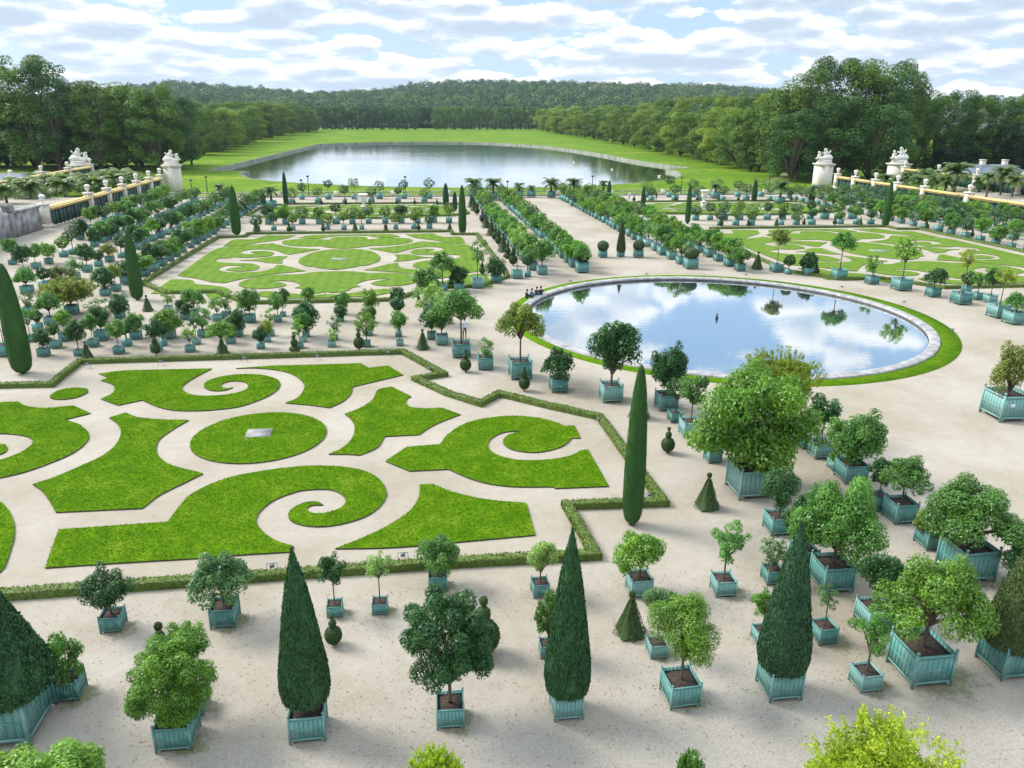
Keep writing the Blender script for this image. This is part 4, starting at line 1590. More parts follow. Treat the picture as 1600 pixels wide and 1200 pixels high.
# small yew topiaries standing in the gravel
TOP = {}
def add_ball(P, r, zc_, n=8):
    return P + [(max(.012, r * math.sin(i / n * PI)), zc_ - r * math.cos(i / n * PI)) for i in range(n + 1)]
g = clipped('pyr', [(.40, .04), (.36, .1), (.055, .80)], square=True, n=3400, size=.035)
g2 = clipped('b', add_ball([], .065, .90), 12, 500, .03)
TOP['pyramid'] = (g, g2)
g = clipped('b', add_ball(add_ball(add_ball([(.03, 0), (.02, .08)], .27, .33), .12, .70), .07, .92), 14, 3400, .035)
TOP['ball'] = (g,)
g = clipped('b', add_ball([(.03, 0), (.02, .10)], .25, .33) + [(.05, .58), (.17, .62), (.03, .92), (.045, .95), (.03, .99), (.001, 1.0)], 14, 3200, .035)
TOP['ball and cone'] = (g,)
g = clipped('b', [(.04, 0), (.04, .06), (.27, .08), (.29, .13), (.20, .24), (.03, .27)] + add_ball([], .18, .44) + add_ball([], .10, .72) + add_ball([], .06, .90), 14, 3400, .035)
TOP['tiered'] = (g,)
for k in list(TOP):
    gs = TOP[k]
    if len(gs) > 1:
        for q in gs[1:]:
            off = gs[0].n
            for V, F, M_, R in zip(q.V, q.F, q.M, q.R):
                gs[0].V.append(V); gs[0].F.append(F + off); gs[0].M.append(M_); gs[0].R.append(R)
            gs[0].n += q.n
    TOP[k] = gs[0].mesh('yew_' + k.replace(' ', '_'), [M_NEEDLE])
tops = [(987, 997, 922, 'pyramid', 'near the right end of the front rows'), (1107, 797, 737, 'pyramid', 'left of the biggest tub tree'), (1045, 711, 667, 'ball', 'right of the tall near cypress'),
        (1000, 655, 602, 'pyramid', 'hidden just behind the tall near cypress'), (820, 613, 573, 'ball and cone', 'in front of the orange-tinged tree by the pond'), (728, 583, 546, 'ball', 'beside the zigzag of the near hedge'),
        (661, 547, 513, 'pyramid', 'alone on the gravel left of the pond'), (655, 480, 458, 'pyramid', 'near the middle parterre corner'), (256, 1062, 970, 'pyramid', 'above the bushy tree at lower left'),
        (521, 1015, 960, 'ball', 'behind the left tall cone'), (757, 1030, 932, 'ball', 'behind the big round tree of the front row'), (135, 563, 532, 'pyramid', 'at the far left corner of the near lawn'),
        (243, 556, 524, 'ball and cone', 'second from left, far hedge of near lawn'), (347, 556, 524, 'pyramid', 'third from left, far hedge of near lawn'),
        (460, 551, 517, 'tiered', 'with stacked discs along the far hedge of the near lawn'), (561, 548, 513, 'ball', 'last along the far hedge of the near lawn'),
        (230, 487, 460, 'pyramid', 'beside the cypress near the middle parterre'), (754, 430, 408, 'ball and cone', 'near the middle parterre corner'), (704, 450, 430, 'ball', 'between two tubs left of the pond'),
        (1184, 421, 392, 'pyramid', 'at the near left corner of the right parterre'), (1276, 431, 409, 'ball', 'before the right parterre'), (401, 366, 342, 'pyramid', 'at the far left corner of the middle parterre'),
        (452, 364, 346, 'ball', 'first behind the middle left parterre'), (505, 363, 347, 'ball and cone', 'second behind the middle left parterre'), (555, 362, 344, 'pyramid', 'third behind the middle left parterre'),
        (603, 362, 344, 'tiered', 'fourth behind the middle left parterre'), (654, 361, 346, 'ball', 'fifth behind the middle left parterre'), (703, 362, 345, 'pyramid', 'last behind the middle left parterre'),
        (1127, 354, 338, 'ball and cone', 'first behind the right parterre'), (1170, 353, 340, 'tiered', 'second behind the right parterre'), (1214, 353, 339, 'pyramid', 'third behind the right parterre'),
        (1257, 352, 340, 'ball', 'fourth behind the right parterre'), (1305, 352, 338, 'ball', 'fifth behind the right parterre'), (1345, 352, 338, 'pyramid', 'last behind the right parterre'),
        (1448, 358, 342, 'pyramid', 'first along the right hedge of the right parterre'), (1485, 364, 348, 'ball', 'second along the right hedge of the right parterre'), (1520, 371, 357, 'ball', 'third along the right hedge of the right parterre'), (1560, 378, 360, 'pyramid', 'fourth along the right hedge of the right parterre')]
for i, Yt in enumerate((91.2, 96.4, 101.2, 106.4, 110.4, 116.0, 124, 130, 140.8, 147, 153)):
    kd = ['ball and cone', 'tiered', 'pyramid', 'ball and cone', 'ball', 'pyramid', 'pyramid', 'ball', 'ball and cone', 'pyramid', 'pyramid'][i]
    px = PX(12.1, Yt)
    tops.append((px[0], px[1], PX(12.1, Yt, 2.3 if kd != 'pyramid' else 2.5)[1], kd, ORD[i] + ' nearest in the file left of the central walk'))
for i, x in enumerate((460, 480 + 22, 540, 577, 620, 648, 683)):
    tops.append((x, 320, 309, ['pyramid', 'ball', 'ball'][i % 3], ORD[i] + ' from the left behind the far left parterre'))
    x2 = (991, 1008, 1056, 1090, 1123, 1154, 1237)[i]
    tops.append((x2, 315, 304, ['ball', 'pyramid', 'ball'][i % 3], ORD[i] + ' from the left behind the far right parterre'))
for (x, yb, yt, kd, where) in tops:
    X, Y = G(x, yb)
    Y += .25
    h = max(.8, z_at(X, Y, yt))
    o = link('yew_topiary', TOP[kd], loc=(X, Y, 0), scale=(h * .88,) * 2 + (h,), rz=0 if kd == 'pyramid' else rnd_.uniform(0, 6), color=(0.042, 0.082, 0.022))
    word = {'pyramid': 'dark yew pyramid', 'ball': 'dark stacked yew balls', 'ball and cone': 'dark yew ball and cone', 'tiered': 'dark tiered yew'}[kd]
    tag(o, word + ', ' + where, 'topiary', 'small clipped yews on the gravel')


# ------------------------------------------------------------------ park trees
WT = [crown_mesh('tree_crown', 'tree', 17000, .036, [M_WOOD, M_BARK], 50 + i) for i in range(4)]
RNG = np.random.default_rng(77)
g = Geo(); g.tube([(0, 0, 0), (.01, 0, .4), (0, .01, 1)], [.045, .032, .02], 8); g.tube([(0, 0, .5), (.08, .03, .9)], [.02, .01], 6); g.tube([(0, 0, .55), (-.07, .05, .95)], [.02, .01], 6)
WTR = g.mesh('tree_trunk', [M_BARK])


def park_tree(x, yb, ytop, wpx, tone, label, group, zb_frac=.12, z0=LZ, Y=None):
    if Y is None:
        X, Y = G(x, yb, z0)
    else:
        # foot hidden: place at distance Y along the pixel column
        lo, hi = -900, 1500
        for _ in range(50):
            md = (lo + hi) / 2
            if PX(md, Y, z0)[0] < x: lo = md
            else: hi = md
        X = lo
    d = PX(X, Y, z0)[2]
    w = wpx * d / FOC
    zt = z_at(X, Y, ytop)
    h = zt - z0
    t = thing('park_tree', label, 'tree', (X, Y, z0), 0, group)
    link('trunk', WTR, t, scale=(h * .5, h * .5, h * .55))
    j = rnd_.uniform(.85, 1.15)
    link('crown', WT[rnd_.randrange(4)], t, loc=(0, 0, h * zb_frac), rz=rnd_.uniform(0, 6), scale=(w, w * rnd_.uniform(.9, 1.1), h * (1 - zb_frac) / 2), color=tuple(c * j for c in tone))
    return t


TD, TM, TL_ = (0.045, 0.112, 0.026), (0.092, 0.175, 0.024), (0.175, 0.255, 0.026)
# lakeside row at left, far to near
L1 = [(482, 206, 171, 34), (470, 207, 165, 40), (455, 209, 163, 42), (440, 212, 160, 46), (424, 215, 161, 46), (408, 218, 160, 50), (396, 222, 166, 42), (382, 226, 168, 46), (368, 229, 170, 46), (352, 233, 168, 50), (336, 237, 167, 52), (318, 242, 168, 56)]
for i, (x, yb, yt, w) in enumerate(L1):
    park_tree(x, yb, yt, w * 1.25, TM if i % 3 else TL_, 'leafy tree lining the left lake shore, %s from the far end' % ORD[i], 'trees along the left shore lawn', .03)
for i, (x, yt, w) in enumerate(((300, 158, 60), (330, 160, 60), (365, 158, 60), (400, 156, 60), (435, 157, 55), (465, 160, 50))):
    park_tree(x, 0, yt, w, TM, 'taller tree behind the left shore row, %s from left' % ORD[i], 'second rank of trees left of the lake', .1, Y=G(x, 240 - (x - 300) * .2, LZ)[1] + 40)
# big dark grove at far left
GV = [(-20, 262, 130, 120, TD), (22, 262, 95, 100, TM), (62, 266, 84, 110, TM), (95, 268, 95, 90, TD), (128, 262, 128, 80, TD), (158, 268, 125, 78, TM), (190, 262, 130, 80, TD), (215, 266, 128, 95, TM), (250, 268, 130, 90, TM), (283, 264, 150, 76, TD), (300, 258, 175, 50, TM)]
for i, (x, yb, yt, w, tn) in enumerate(GV):
    park_tree(x, yb, yt, w, tn, 'big spreading tree behind the left palms, %s from left' % ORD[i], 'trees of the left grove', .08)
for i, x in enumerate(range(-30, 300, 42)):
    park_tree(x, 0, 150, 90, TD, 'shaded tree behind the left grove, %s from left' % ORD[i], 'rear trees of the left grove', .02, Y=330)
# row closing the far end of the lake
xs = list(range(492, 655, 13)) + list(range(684, 845, 13))
for i, x in enumerate(xs):
    park_tree(x, 203, (166 if x < 660 else 167) + rnd_.uniform(-2, 2), 21, TD if x < 660 else TM, 'tree closing the far lawn, %s from left' % ORD[i], 'trees closing the far lawn', .03)
for i, x in enumerate((655, 662, 669, 677)):
    park_tree(x, 0, 166 + rnd_.uniform(-2, 2), 22, TD, 'tree behind the far white statue, %s from left' % ORD[i], 'trees behind the far statue', .0, Y=1180)
# right shore row, far to near
R1 = []
xs = [848, 857, 867, 878, 889, 901, 914, 928, 943, 958, 974, 991, 1008, 1026, 1044, 1063, 1083, 1104, 1126, 1150, 1172]
for i, x in enumerate(xs):
    u = (x - 848) / (1172 - 848)
    yb = 205 + 62 * u ** 1.12
    yt = 171 - 6 * u + (8 if i % 2 else 0) + rnd_.uniform(-2, 2)
    w = 28 + 46 * u
    park_tree(x, yb, yt, w * 1.2, TL_ if i < 6 or i % 3 == 0 else TM, 'tree lining the right lake shore, %s from the far end' % ORD[i], 'trees along the right shore lawn', .06)
for i, (x, yt) in enumerate(((885, 165), (915, 166), (950, 163), (985, 164), (1015, 160), (1045, 151), (1075, 150), (1105, 150), (1135, 146), (1165, 145), (1195, 146), (1220, 150))):
    park_tree(x, 0, yt, 62, TM if i % 2 else TL_, 'taller tree behind the right shore row, %s from left' % ORD[i], 'second rank of trees right of the lake', .1, Y=max(360, 900 - (x - 885) * 1.9))
# the great tree at right and the wood behind it
BG = sorted([(1185, 268, 175, 62, TM), (1215, 276, 135, 85, TM), (1245, 280, 108, 100, TM), (1285, 276, 88, 110, TD), (1325, 278, 91, 100, TM), (1360, 276, 92, 100, TD), (1392, 272, 93, 84, TM), (1300, 284, 150, 110, TD), (1355, 284, 160, 110, TD), (1235, 284, 170, 90, TD)])
for i, (x, yb, yt, w, tn) in enumerate(BG):
    park_tree(x, yb, yt, w, tn, 'massive dark tree behind the right gate piers, %s from left' % ORD[i], 'great clump of trees at right', .06)
for i, x in enumerate(range(1400, 1640, 28)):
    park_tree(x, 268, 137 + (i % 3) * 3 + i * .9, 62, TD if i % 2 else TM, 'tree in the dark wood at far right, %s from left' % ORD[i], 'wood at far right', .03)
for i, (x, yb, yt, w) in enumerate(sorted(((1480, 270, 225, 55), (1510, 268, 208, 60), (1548, 268, 202, 62), (1590, 270, 205, 62), (1455, 268, 238, 40)))):
    park_tree(x, yb, yt, w, (0.022, 0.05, 0.022), 'low dark rounded tree behind the slate-roofed house, %s from left' % ORD[i], 'low trees before the right wood', .03)

# hills with far-off forest
ridge_x = [-200, 180, 230, 300, 360, 420, 480, 540, 600, 650, 720, 800, 860, 930, 1000, 1060, 1120, 1170, 1230, 1400, 1800]
ridge_y = [150, 131, 125, 131, 136, 140, 146, 143, 140, 130, 127, 128, 128, 131, 133, 132, 135, 141, 146, 150, 150]
HY0, HY1 = 1150., 2300.
g = Geo()
nx, ny = 90, 14
hv = []
for j in range(ny):
    Y = HY0 + (HY1 - HY0) * j / (ny - 1)
    for i in range(nx):
        X = -1100 + 3100 * i / (nx - 1)
        px = PX(X, HY1, 0)[0]
        zr = z_at(X, HY1, float(np.interp(px, ridge_x, ridge_y))) - 15
        u = j / (ny - 1)
        z = LZ + (zr - LZ) * (u ** 1.0) + 6 * math.sin(X * .01 + j) * u * (1 - u)
        hv.append((X, Y, z if j else LZ - 2))
F = [(j * nx + i, j * nx + i + 1, (j + 1) * nx + i + 1, (j + 1) * nx + i) for j in range(ny - 1) for i in range(nx - 1)]
g.add(hv, F)
struct('hills', g.mesh('hills', [M_HILL], True))
HV = np.array(hv).reshape(ny, nx, 3)
g = Geo()
cnt = 0
for j in range(30):
    v = j / 29
    Y = HY0 + 20 + (HY1 - HY0 - 20) * v
    n = 88 + 40 * (j == 29)
    for i in range(n):
        X = -620 + 2000 * (i + rnd_.random()) / n
        if not -40 < PX(X, Y, 40)[0] < 1300:
            continue
        fi = (X + 1100) / 3100 * (nx - 1); fj = (Y - HY0) / (HY1 - HY0) * (ny - 1)
        i0, j0 = int(fi), min(int(fj), ny - 2)
        z = HV[j0, i0, 2] * (1 - (fj - j0)) + HV[j0 + 1, i0, 2] * (fj - j0)
        r = rnd_.uniform(8, 15)
        hh = rnd_.uniform(16, 26) * (1.15 if rnd_.random() < .1 else 1)
        k = 190
        d = sph_pts(k); d[:, 2] = np.abs(d[:, 2]) * 1.2 - .2
        lump = (1 + .25 * np.sin(d[:, 0] * 6 + i) * np.cos(d[:, 1] * 5 + j))[:, None]
        p = d * lump * RNG.uniform(.8, 1, k)[:, None] * [r, r, hh * .5] + [X, Y + rnd_.uniform(-8, 8), z + hh * .42]
        g.leaves(p, d + [0, 0, .2], 3.0, rnd_.choice([0, 0, 0, 1, 1, 2]), .8, .3)
        cnt += 1
struct('hill_forest', g.mesh('hill_forest', [leaf_mat('hill_leaf_dark', .8, .1, .1, (0.050, 0.105, 0.045), nscale=.01), leaf_mat('hill_leaf_green', .8, .1, .1, (0.085, 0.150, 0.045), nscale=.01),
                                              leaf_mat('hill_leaf_pale', .8, .1, .1, (0.14, 0.19, 0.07), nscale=.01)]), 'stuff')


# ------------------------------------------------------------------ palms
def palm_mesh(seed, nf=46):
    rn = random.Random(seed)
    g = Geo()
    for f in range(nf):
        a = f * 2.39996 + rn.uniform(-.2, .2)
        el = rn.uniform(.05, 1.35) if f % 3 else rn.uniform(.9, 1.4)
        Ln = rn.uniform(.42, .55)
        p = Vector((0, 0, .0)); pts = [p.copy()]
        e = el
        for k in range(7):
            p = p + Vector((math.cos(a) * math.cos(e), math.sin(a) * math.cos(e), math.sin(e))) * (Ln / 7)
            e -= .24
            pts.append(p.copy())
        g.tube(pts, [.006] * 7 + [.002], 3, 0)
        side = Vector((-math.sin(a), math.cos(a), 0))
        for k in range(1, 8):
            for q in range(3):
                b0 = pts[k - 1].lerp(pts[k], q / 3)
                dr = (pts[k] - pts[k - 1]).normalized()
                ll = .13 * math.sin(PI * min(1, (k + q / 3) / 8.4)) + .03
                for s_ in (-1, 1):
                    tip = b0 + side * s_ * ll * .8 + dr * ll * .6 + Vector((0, 0, -.03))
                    g.add([tuple(b0 - dr * .006), tuple(b0 + dr * .022), tuple(tip)], [(0, 1, 2)], 0, np.array([rn.random()]))
    return g.mesh('palm_fronds', [M_LEAF])


PALM = [palm_mesh(s) for s in (1, 2, 3)]
g = Geo(); g.lathe([(.5, 0), (.42, .2), (.40, .6), (.48, .9), (.62, 1.0)], 10, wob=.06)
PTR = g.mesh('palm_trunk', [M_BARK])


def palm(x, yfoot, yc, w, label, tub=True, tone=(0.10, 0.17, 0.055), Y=None, z0=0.):
    if Y is None:
        X, Y = G(x, yfoot, z0)
    else:
        lo, hi = -900, 1500
        for _ in range(50):
            md = (lo + hi) / 2
            if PX(md, Y, z0)[0] < x: lo = md
            else: hi = md
        X = lo
    d = PX(X, Y)[2]
    W_ = w * d / FOC * 1.05
    zc_ = z_at(X, Y, yc)
    t = thing('palm_tree', label, 'palm', (X, Y, z0), 0, 'palms round the orangery garden')
    tz = 0
    if tub:
        link('tub', TUB1, t, scale=(1.6, 1.6, 1.6)); tz = 1.2
    link('trunk', PTR, t, loc=(0, 0, tz), scale=(.55, .55, max(.3, zc_ - z0 - tz)))
    link('crown', PALM[rnd_.randrange(3)], t, loc=(0, 0, zc_ - z0), rz=rnd_.uniform(0, 6), scale=(W_, W_, W_), color=tone)


pl = [(740, 312, 289, 36, 'full green palm left of the lake end of the central walk'), (771, 312, 288, 32, 'palm second from the left before the lake'), (811, 308, 292, 22, 'small palm in a tub at the centre of the balustrade'),
      (830, 308, 294, 16, 'smallest palm in a tub at the centre of the balustrade'), (861, 309, 288, 34, 'full palm in a tub at the right end of the central walk'), (896, 312, 288, 32, 'broad palm right of the central walk before the lake'),
      (425, 325, 299, 28, 'low yellowish palm before the left lawn of the lake'), (345, 318, 293, 20, 'low palm left of the left cypress before the lake'), (1117, 310, 292, 20, 'small palm left of the right cypress before the park'), (1218, 318, 293, 34, 'dull palm before the park lawn at right'), (942, 312, 288, 20, 'dark palm by the cypress right of the central walk')]
for (x, yf, yc, w, lab) in pl:
    palm(x, yf, yc, w, lab)
pr = [(10, 290, 50, 215), (35, 292, 55, 180), (60, 282, 52, 215), (88, 287, 60, 185), (112, 285, 55, 210), (140, 285, 50, 190), (165, 280, 55, 215), (190, 277, 50, 230), (212, 284, 40, 215), (12, 300, 50, 165), (50, 296, 56, 175), (78, 294, 52, 200), (103, 292, 56, 180), (128, 290, 50, 205), (152, 290, 56, 185), (178, 284, 52, 200), (202, 280, 46, 218), (228, 288, 36, 205), (30, 284, 50, 200)]
pr.sort()
for i, (x, yc, w, Y) in enumerate(pr):
    palm(x, 0, yc, w, 'feathery palm behind the left screens, %s from left' % ORD[i], False, (0.13, 0.20, 0.06), Y=Y, z0=-.5)
pr = [(1368, 270, 18, 230), (1385, 280, 28, 215), (1418, 278, 36, 205), (1448, 276, 42, 200), (1463, 282, 40, 190), (1491, 270, 54, 180), (1519, 280, 36, 190), (1540, 278, 30, 165), (1562, 273, 50, 170), (1592, 276, 30, 190), (1432, 284, 36, 190), (1476, 286, 40, 180), (1505, 283, 40, 205), (1530, 285, 34, 180), (1400, 283, 26, 205), (1580, 284, 34, 165)]
pr.sort()
for i, (x, yc, w, Y) in enumerate(pr):
    palm(x, 0, yc, w, 'feathery palm behind the right screens, %s from left' % ORD[i], False, (0.12, 0.19, 0.06), Y=Y, z0=-.5)


# ------------------------------------------------------------------ gate piers, screens, ramp, houses
mt, t, b = new_mat('ashlar')
tc = N(t, 'ShaderNodeTexCoord')
sp = N(t, 'ShaderNodeSeparateXYZ'); L(t, tc.outputs['Object'], sp.inputs[0])
cb = N(t, 'ShaderNodeCombineXYZ')
L(t, math_node(t, 'ADD', sp.outputs[0], sp.outputs[1]), cb.inputs[0]); L(t, sp.outputs[2], cb.inputs[1])
bk = N(t, 'ShaderNodeTexBrick'); L(t, cb.outputs[0], bk.inputs['Vector'])
bk.inputs['Scale'].default_value = 1.0; bk.inputs['Mortar Size'].default_value = .018; bk.inputs['Brick Width'].default_value = 1.5; bk.inputs['Row Height'].default_value = .6
bk.inputs['Color1'].default_value = (.64, .60, .53, 1); bk.inputs['Color2'].default_value = (.56, .52, .45, 1); bk.inputs['Mortar'].default_value = (.30, .27, .23, 1)
L(t, bk.outputs[0], b.inputs['Base Color']); b.inputs['Roughness'].default_value = .85
M_ASHLAR = mt


def sculpture(seed):
    """seated group: draped figure leaning over a companion on a mound"""
    rn = random.Random(seed)
    bm = bmesh.new()
    def blob(c, r, sc=(1, 1, 1), rot=0):
        ret = bmesh.ops.create_icosphere(bm, subdivisions=2, radius=r)
        mm = Matrix.Translation(c) @ Matrix.Rotation(rot, 4, 'Y') @ Matrix.Diagonal((*sc, 1))
        bmesh.ops.transform(bm, matrix=mm, verts=ret['verts'])
    blob((0, 0, .20), 1.2, (1.0, .7, .26))
    blob((-.35, 0, .75), .85, (1.1, .8, .6))
    blob((.55, 0, .62), .75, (1.1, .8, .5))
    blob((-.15, 0, 1.45), .55, (.75, .6, 1.25), .18)       # torso of the main figure
    blob((.10, -.1, 2.15), .27, (.9, .9, 1.1))              # head
    blob((-.62, -.15, 1.15), .34, (1.3, .7, .7), -.5)       # thigh
    blob((-.98, -.25, .75), .22, (.6, .6, 1.7), .3)         # shin
    blob((.42, -.1, 1.55), .20, (1.7, .6, .6), -.7)         # arm
    blob((.95, 0, 1.15), .36, (.8, .7, 1.3), -.25)          # companion torso
    blob((1.05, -.1, 1.68), .21)                            # companion head
    blob((1.30, -.2, .75), .28, (1.2, .7, .7), .4)
    blob((-.75, .2, 1.75), .16, (.6, .6, 2.2), -.6)         # raised staff arm
    me = bpy.data.meshes.new('sculpture')
    bm.to_mesh(me); bm.free()
    V = np.array([v.co[:] for v in me.vertices])
    V += .05 * np.sin(V[:, [1, 2, 0]] * 9 + seed) + .03 * np.sin(V[:, [2, 0, 1]] * 17)
    for v, c in zip(me.vertices, V):
        v.co = c
    me.materials.append(M_MARBLE)
    for p in me.polygons: p.use_smooth = True
    return me


def gate_pier(px0, px1, ytop_cap, ytop_stat, Y, label, seed, mirror=1):
    xm = (px0 + px1) / 2
    lo, hi = -900, 1500
    for _ in range(50):
        md = (lo + hi) / 2
        if PX(md, Y, 5)[0] < xm: lo = md
        else: hi = md
    X = lo
    d = PX(X, Y)[2]
    w = (px1 - px0) * d / FOC * .68
    zc_ = z_at(X, Y - w / 2, ytop_cap)
    t = thing('gate_pier', label, 'gate pier', (X, Y, LZ), 0, 'stone gate piers crowned with sculpture groups')
    g = Geo()
    H = zc_ - LZ
    hw = w / 2
    g.box(-hw * 1.06, hw * 1.06, -hw * 1.06, hw * 1.06, 0, .9)
    g.box(-hw, hw, -hw, hw, .9, H - .5)
    link('pier_shaft', g.mesh('shaft', [M_ASHLAR]), t)
    g = Geo()
    g.box(-hw * 1.12, hw * 1.12, -hw * 1.12, hw * 1.12, H - .5, H - .28)
    g.box(-hw * 1.2, hw * 1.2, -hw * 1.2, hw * 1.2, H - .28, H)
    g.box(-hw * .9, hw * .9, -hw * .8, hw * .8, H, H + .35, 0, .1)
    link('cornice', g.mesh('cornice', [M_STONE]), t)
    zs = z_at(X, Y, ytop_stat) - LZ
    sc = (zs - H - .3) / 2.35
    link('sculpture', sculpture(seed), t, loc=(0, 0, H + .3), scale=(sc * mirror * 1.15, sc, sc))


gate_pier(253, 284, 258, 235, 192, 'stone gate pier with a crouching sculpture group, right of the two at left', 1)
gate_pier(105, 140, 258, 232, 232, 'stone gate pier with a seated sculpture group, left of the two at left', 2)
gate_pier(1272, 1303, 256, 232, 196, 'stone gate pier with twin-headed sculpture group, left of the two at right', 3, -1)
gate_pier(1389, 1423, 256, 230, 222, 'stone gate pier with a tall peaked sculpture group, right of the two at right', 4, -1)

g = Geo()
g.box(-.75, .75, -.75, .75, 0, .6); g.box(-.6, .6, -.6, .6, .6, 3.4); g.box(-.72, .72, -.72, .72, 3.4, 3.65)
POST = g.mesh('post', [M_STONE])
g = Geo()
g.lathe([(.26, 3.65), (.14, 3.78), (.12, 3.9), (.32, 4.1), (.38, 4.3), (.30, 4.45), (.42, 4.55), (.50, 4.72), (.34, 4.95), (.001, 5.05)], 10, wob=.09)
VASE = g.mesh('flower_vase', [M_MARBLE])


def screen_line(X, Ys, labside, seed, outer=False):
    for i, Y in enumerate(Ys):
        t = thing('stone_post', 'stone post with vase in the %s screens, %s from near end' % (labside, ORD[i]), 'stone post', (X, Y, 0), 0, 'vase-topped posts of the screens')
        link('post_shaft', POST, t)
        link('flower_vase', VASE, t)
    for i in range(len(Ys) - 1):
        a, b = Ys[i] + .62, Ys[i + 1] - .62
        t = thing('garden_screen', 'green screen under yellow awning, %s line, %s from near end' % (labside, ORD[i]), 'screen', (X, (a + b) / 2, 0), 0, 'green screens with yellow awnings')
        hl = (b - a) / 2
        g = Geo()
        n = max(3, int(hl * 2 / 1.5))
        for k in range(n):
            y0 = -hl + 2 * hl * k / n
            y1 = -hl + 2 * hl * (k + 1) / n
            g.box(-.05 + .05 * (k % 2), .0 + .05 * (k % 2), y0 + .04, y1 - .04, .1, 2.7)
        for k in range(n + 1):
            y0 = -hl + 2 * hl * k / n
            g.box(-.08, .10, max(-hl, y0 - .035), min(hl, y0 + .035), 0, 2.75, 1)
        link('panel', g.mesh('panel', [M_GREENP, M_IRON]), t)
        g = Geo()
        for k in range(4):
            g.box(-.9 + .5 * k, -.5 + .5 * k, -hl, hl, 2.82 + .10 * (1.5 - abs(k - 1.5)), 2.95 + .12 * (1.5 - abs(k - 1.5)))
        g.box(.62, .72, -hl, hl, 2.55, 2.80)
        g.box(-.72, -.62, -hl, hl, 2.55, 2.80)
        link('awning', g.mesh('awning', [M_YELLOW]), t)


screen_line(-55.0, [129.5, 147.5, 156.5, 165, 173.5, 182, 190], 'left', 1)
screen_line(105.5, [117.5, 139.5, 153, 162.5, 171, 179.5, 187.5], 'right', 2)
screen_line(-84, [170, 185, 200, 215, 230], 'outer left', 3)
screen_line(141, [150, 170, 185, 200, 215], 'outer right', 4)

# stepped ramp at the left edge with its weathered parapets
t = thing('stone_ramp_wall', 'grey weathered stone ramp wall with sloping balustrade at left edge', 'stone wall', (-55, 128, 0))
g = Geo()
def wedge(g, x0, x1, y0, y1, za0, za1, zb=0, mi=0):
    V = [(x0, y0, zb), (x1, y0, zb), (x1, y1, zb), (x0, y1, zb), (x0, y0, za0), (x1, y0, za0), (x1, y1, za1), (x0, y1, za1)]
    g.add(V, [(3, 2, 1, 0), (4, 5, 6, 7), (0, 1, 5, 4), (1, 2, 6, 5), (2, 3, 7, 6), (3, 0, 4, 7)], mi)
wedge(g, -1.2, 0, -8, 0, 3.3, 3.3)
wedge(g, -1.2, 0, -30, -8, 6.5, 3.3)
wedge(g, -1.2, 0, -48, -30, 6.5, 6.5)
wedge(g, -24, -1.2, -.9, 0, 3.3, 3.3)
link('retaining_wall', g.mesh('w', [M_OLDSTONE]), t)
g = Geo()
wedge(g, -1.25, .12, -8.1, .12, 3.55, 3.55, 3.3)
for y in np.arange(-29, -8.5, .8):
    zz = 3.3 + (-8 - y) * 3.2 / 22
    g.lathe([(.10, zz), (.16, zz + .25), (.09, zz + .7), (.13, zz + .8)], 6, -.6, float(y))
V = [(-1.0, -30, 7.3), (-.2, -30, 7.3), (-.2, -8, 4.1), (-1.0, -8, 4.1), (-1.0, -30, 7.5), (-.2, -30, 7.5), (-.2, -8, 4.3), (-1.0, -8, 4.3)]
g.add(V, BOX)
g.box(-1.1, -.1, -8.5, -7.5, 3.5, 4.6)
link('balustrade', g.mesh('b', [M_OLDSTONE]), t)
g = Geo()
for k in range(24):
    g.box(-23, -1.21, -30 + k * .9, -30 + k * .9 + .9, .0, 6.4 - k * .13 * 1.05)
g.box(-23, -1.21, -48, -30, 0, 6.4)
g.box(-23, -1.21, -8.4, -.91, 0, 3.2)
link('steps', g.mesh('s', [M_STONE]), t)

# balustrade at the lake end
t = thing('balustrade', 'long pale stone balustrade closing the garden before the lake', 'balustrade', (AX, 174.5, 0))
g = Geo(); g.box(-80, 78, -.28, .28, 0, .22); g.box(-80, 78, -.22, .22, .92, 1.10)
link('rail', g.mesh('rail', [M_OLDSTONE]), t)
g = Geo()
for x in np.arange(-79.5, 78, .62):
    g.lathe([(.07, .22), (.12, .42), (.06, .75), (.09, .92)], 5, float(x), 0)
o = link('baluster', g.mesh('balusters', [M_STONE]), t); o['kind'] = 'stuff'
for x in range(-78, 79, 12):
    g = Geo(); g.box(x - .45, x + .45, -.34, .34, 0, 1.2)
    link('pier', g.mesh('pier', [M_STONE]), t)

# marble vases on pedestals in the far parterres
for (x, yb, yt, lab) in ((569, 336, 303, 'white marble vase on a tall pedestal in the far left parterre'), (1099, 328, 297, 'white marble vase on a tall pedestal in the far right parterre')):
    X, Y = G(x, yb)
    h = z_at(X, Y, yt)
    t = thing('marble_vase', lab, 'vase', (X, Y, 0), 0, 'marble vases of the far parterres')
    g = Geo(); s = h / 4.2
    g.box(-.7 * s, .7 * s, -.7 * s, .7 * s, 0, .35 * s); g.box(-.5 * s, .5 * s, -.5 * s, .5 * s, .35 * s, 1.6 * s); g.box(-.62 * s, .62 * s, -.62 * s, .62 * s, 1.6 * s, 1.8 * s)
    link('pedestal', g.mesh('pedestal', [M_STONE]), t)
    g = Geo(); g.lathe([(.45 * s, 1.8 * s), (.2 * s, 2.0 * s), (.2 * s, 2.25 * s), (.6 * s, 2.6 * s), (.72 * s, 3.0 * s), (.68 * s, 3.6 * s), (.75 * s, 3.8 * s), (1.0 * s, 4.05 * s), (1.0 * s, 4.2 * s), (.8 * s, 4.15 * s), (.5 * s, 3.9 * s)], 16)
    link('bowl', g.mesh('bowl', [M_MARBLE], True), t)

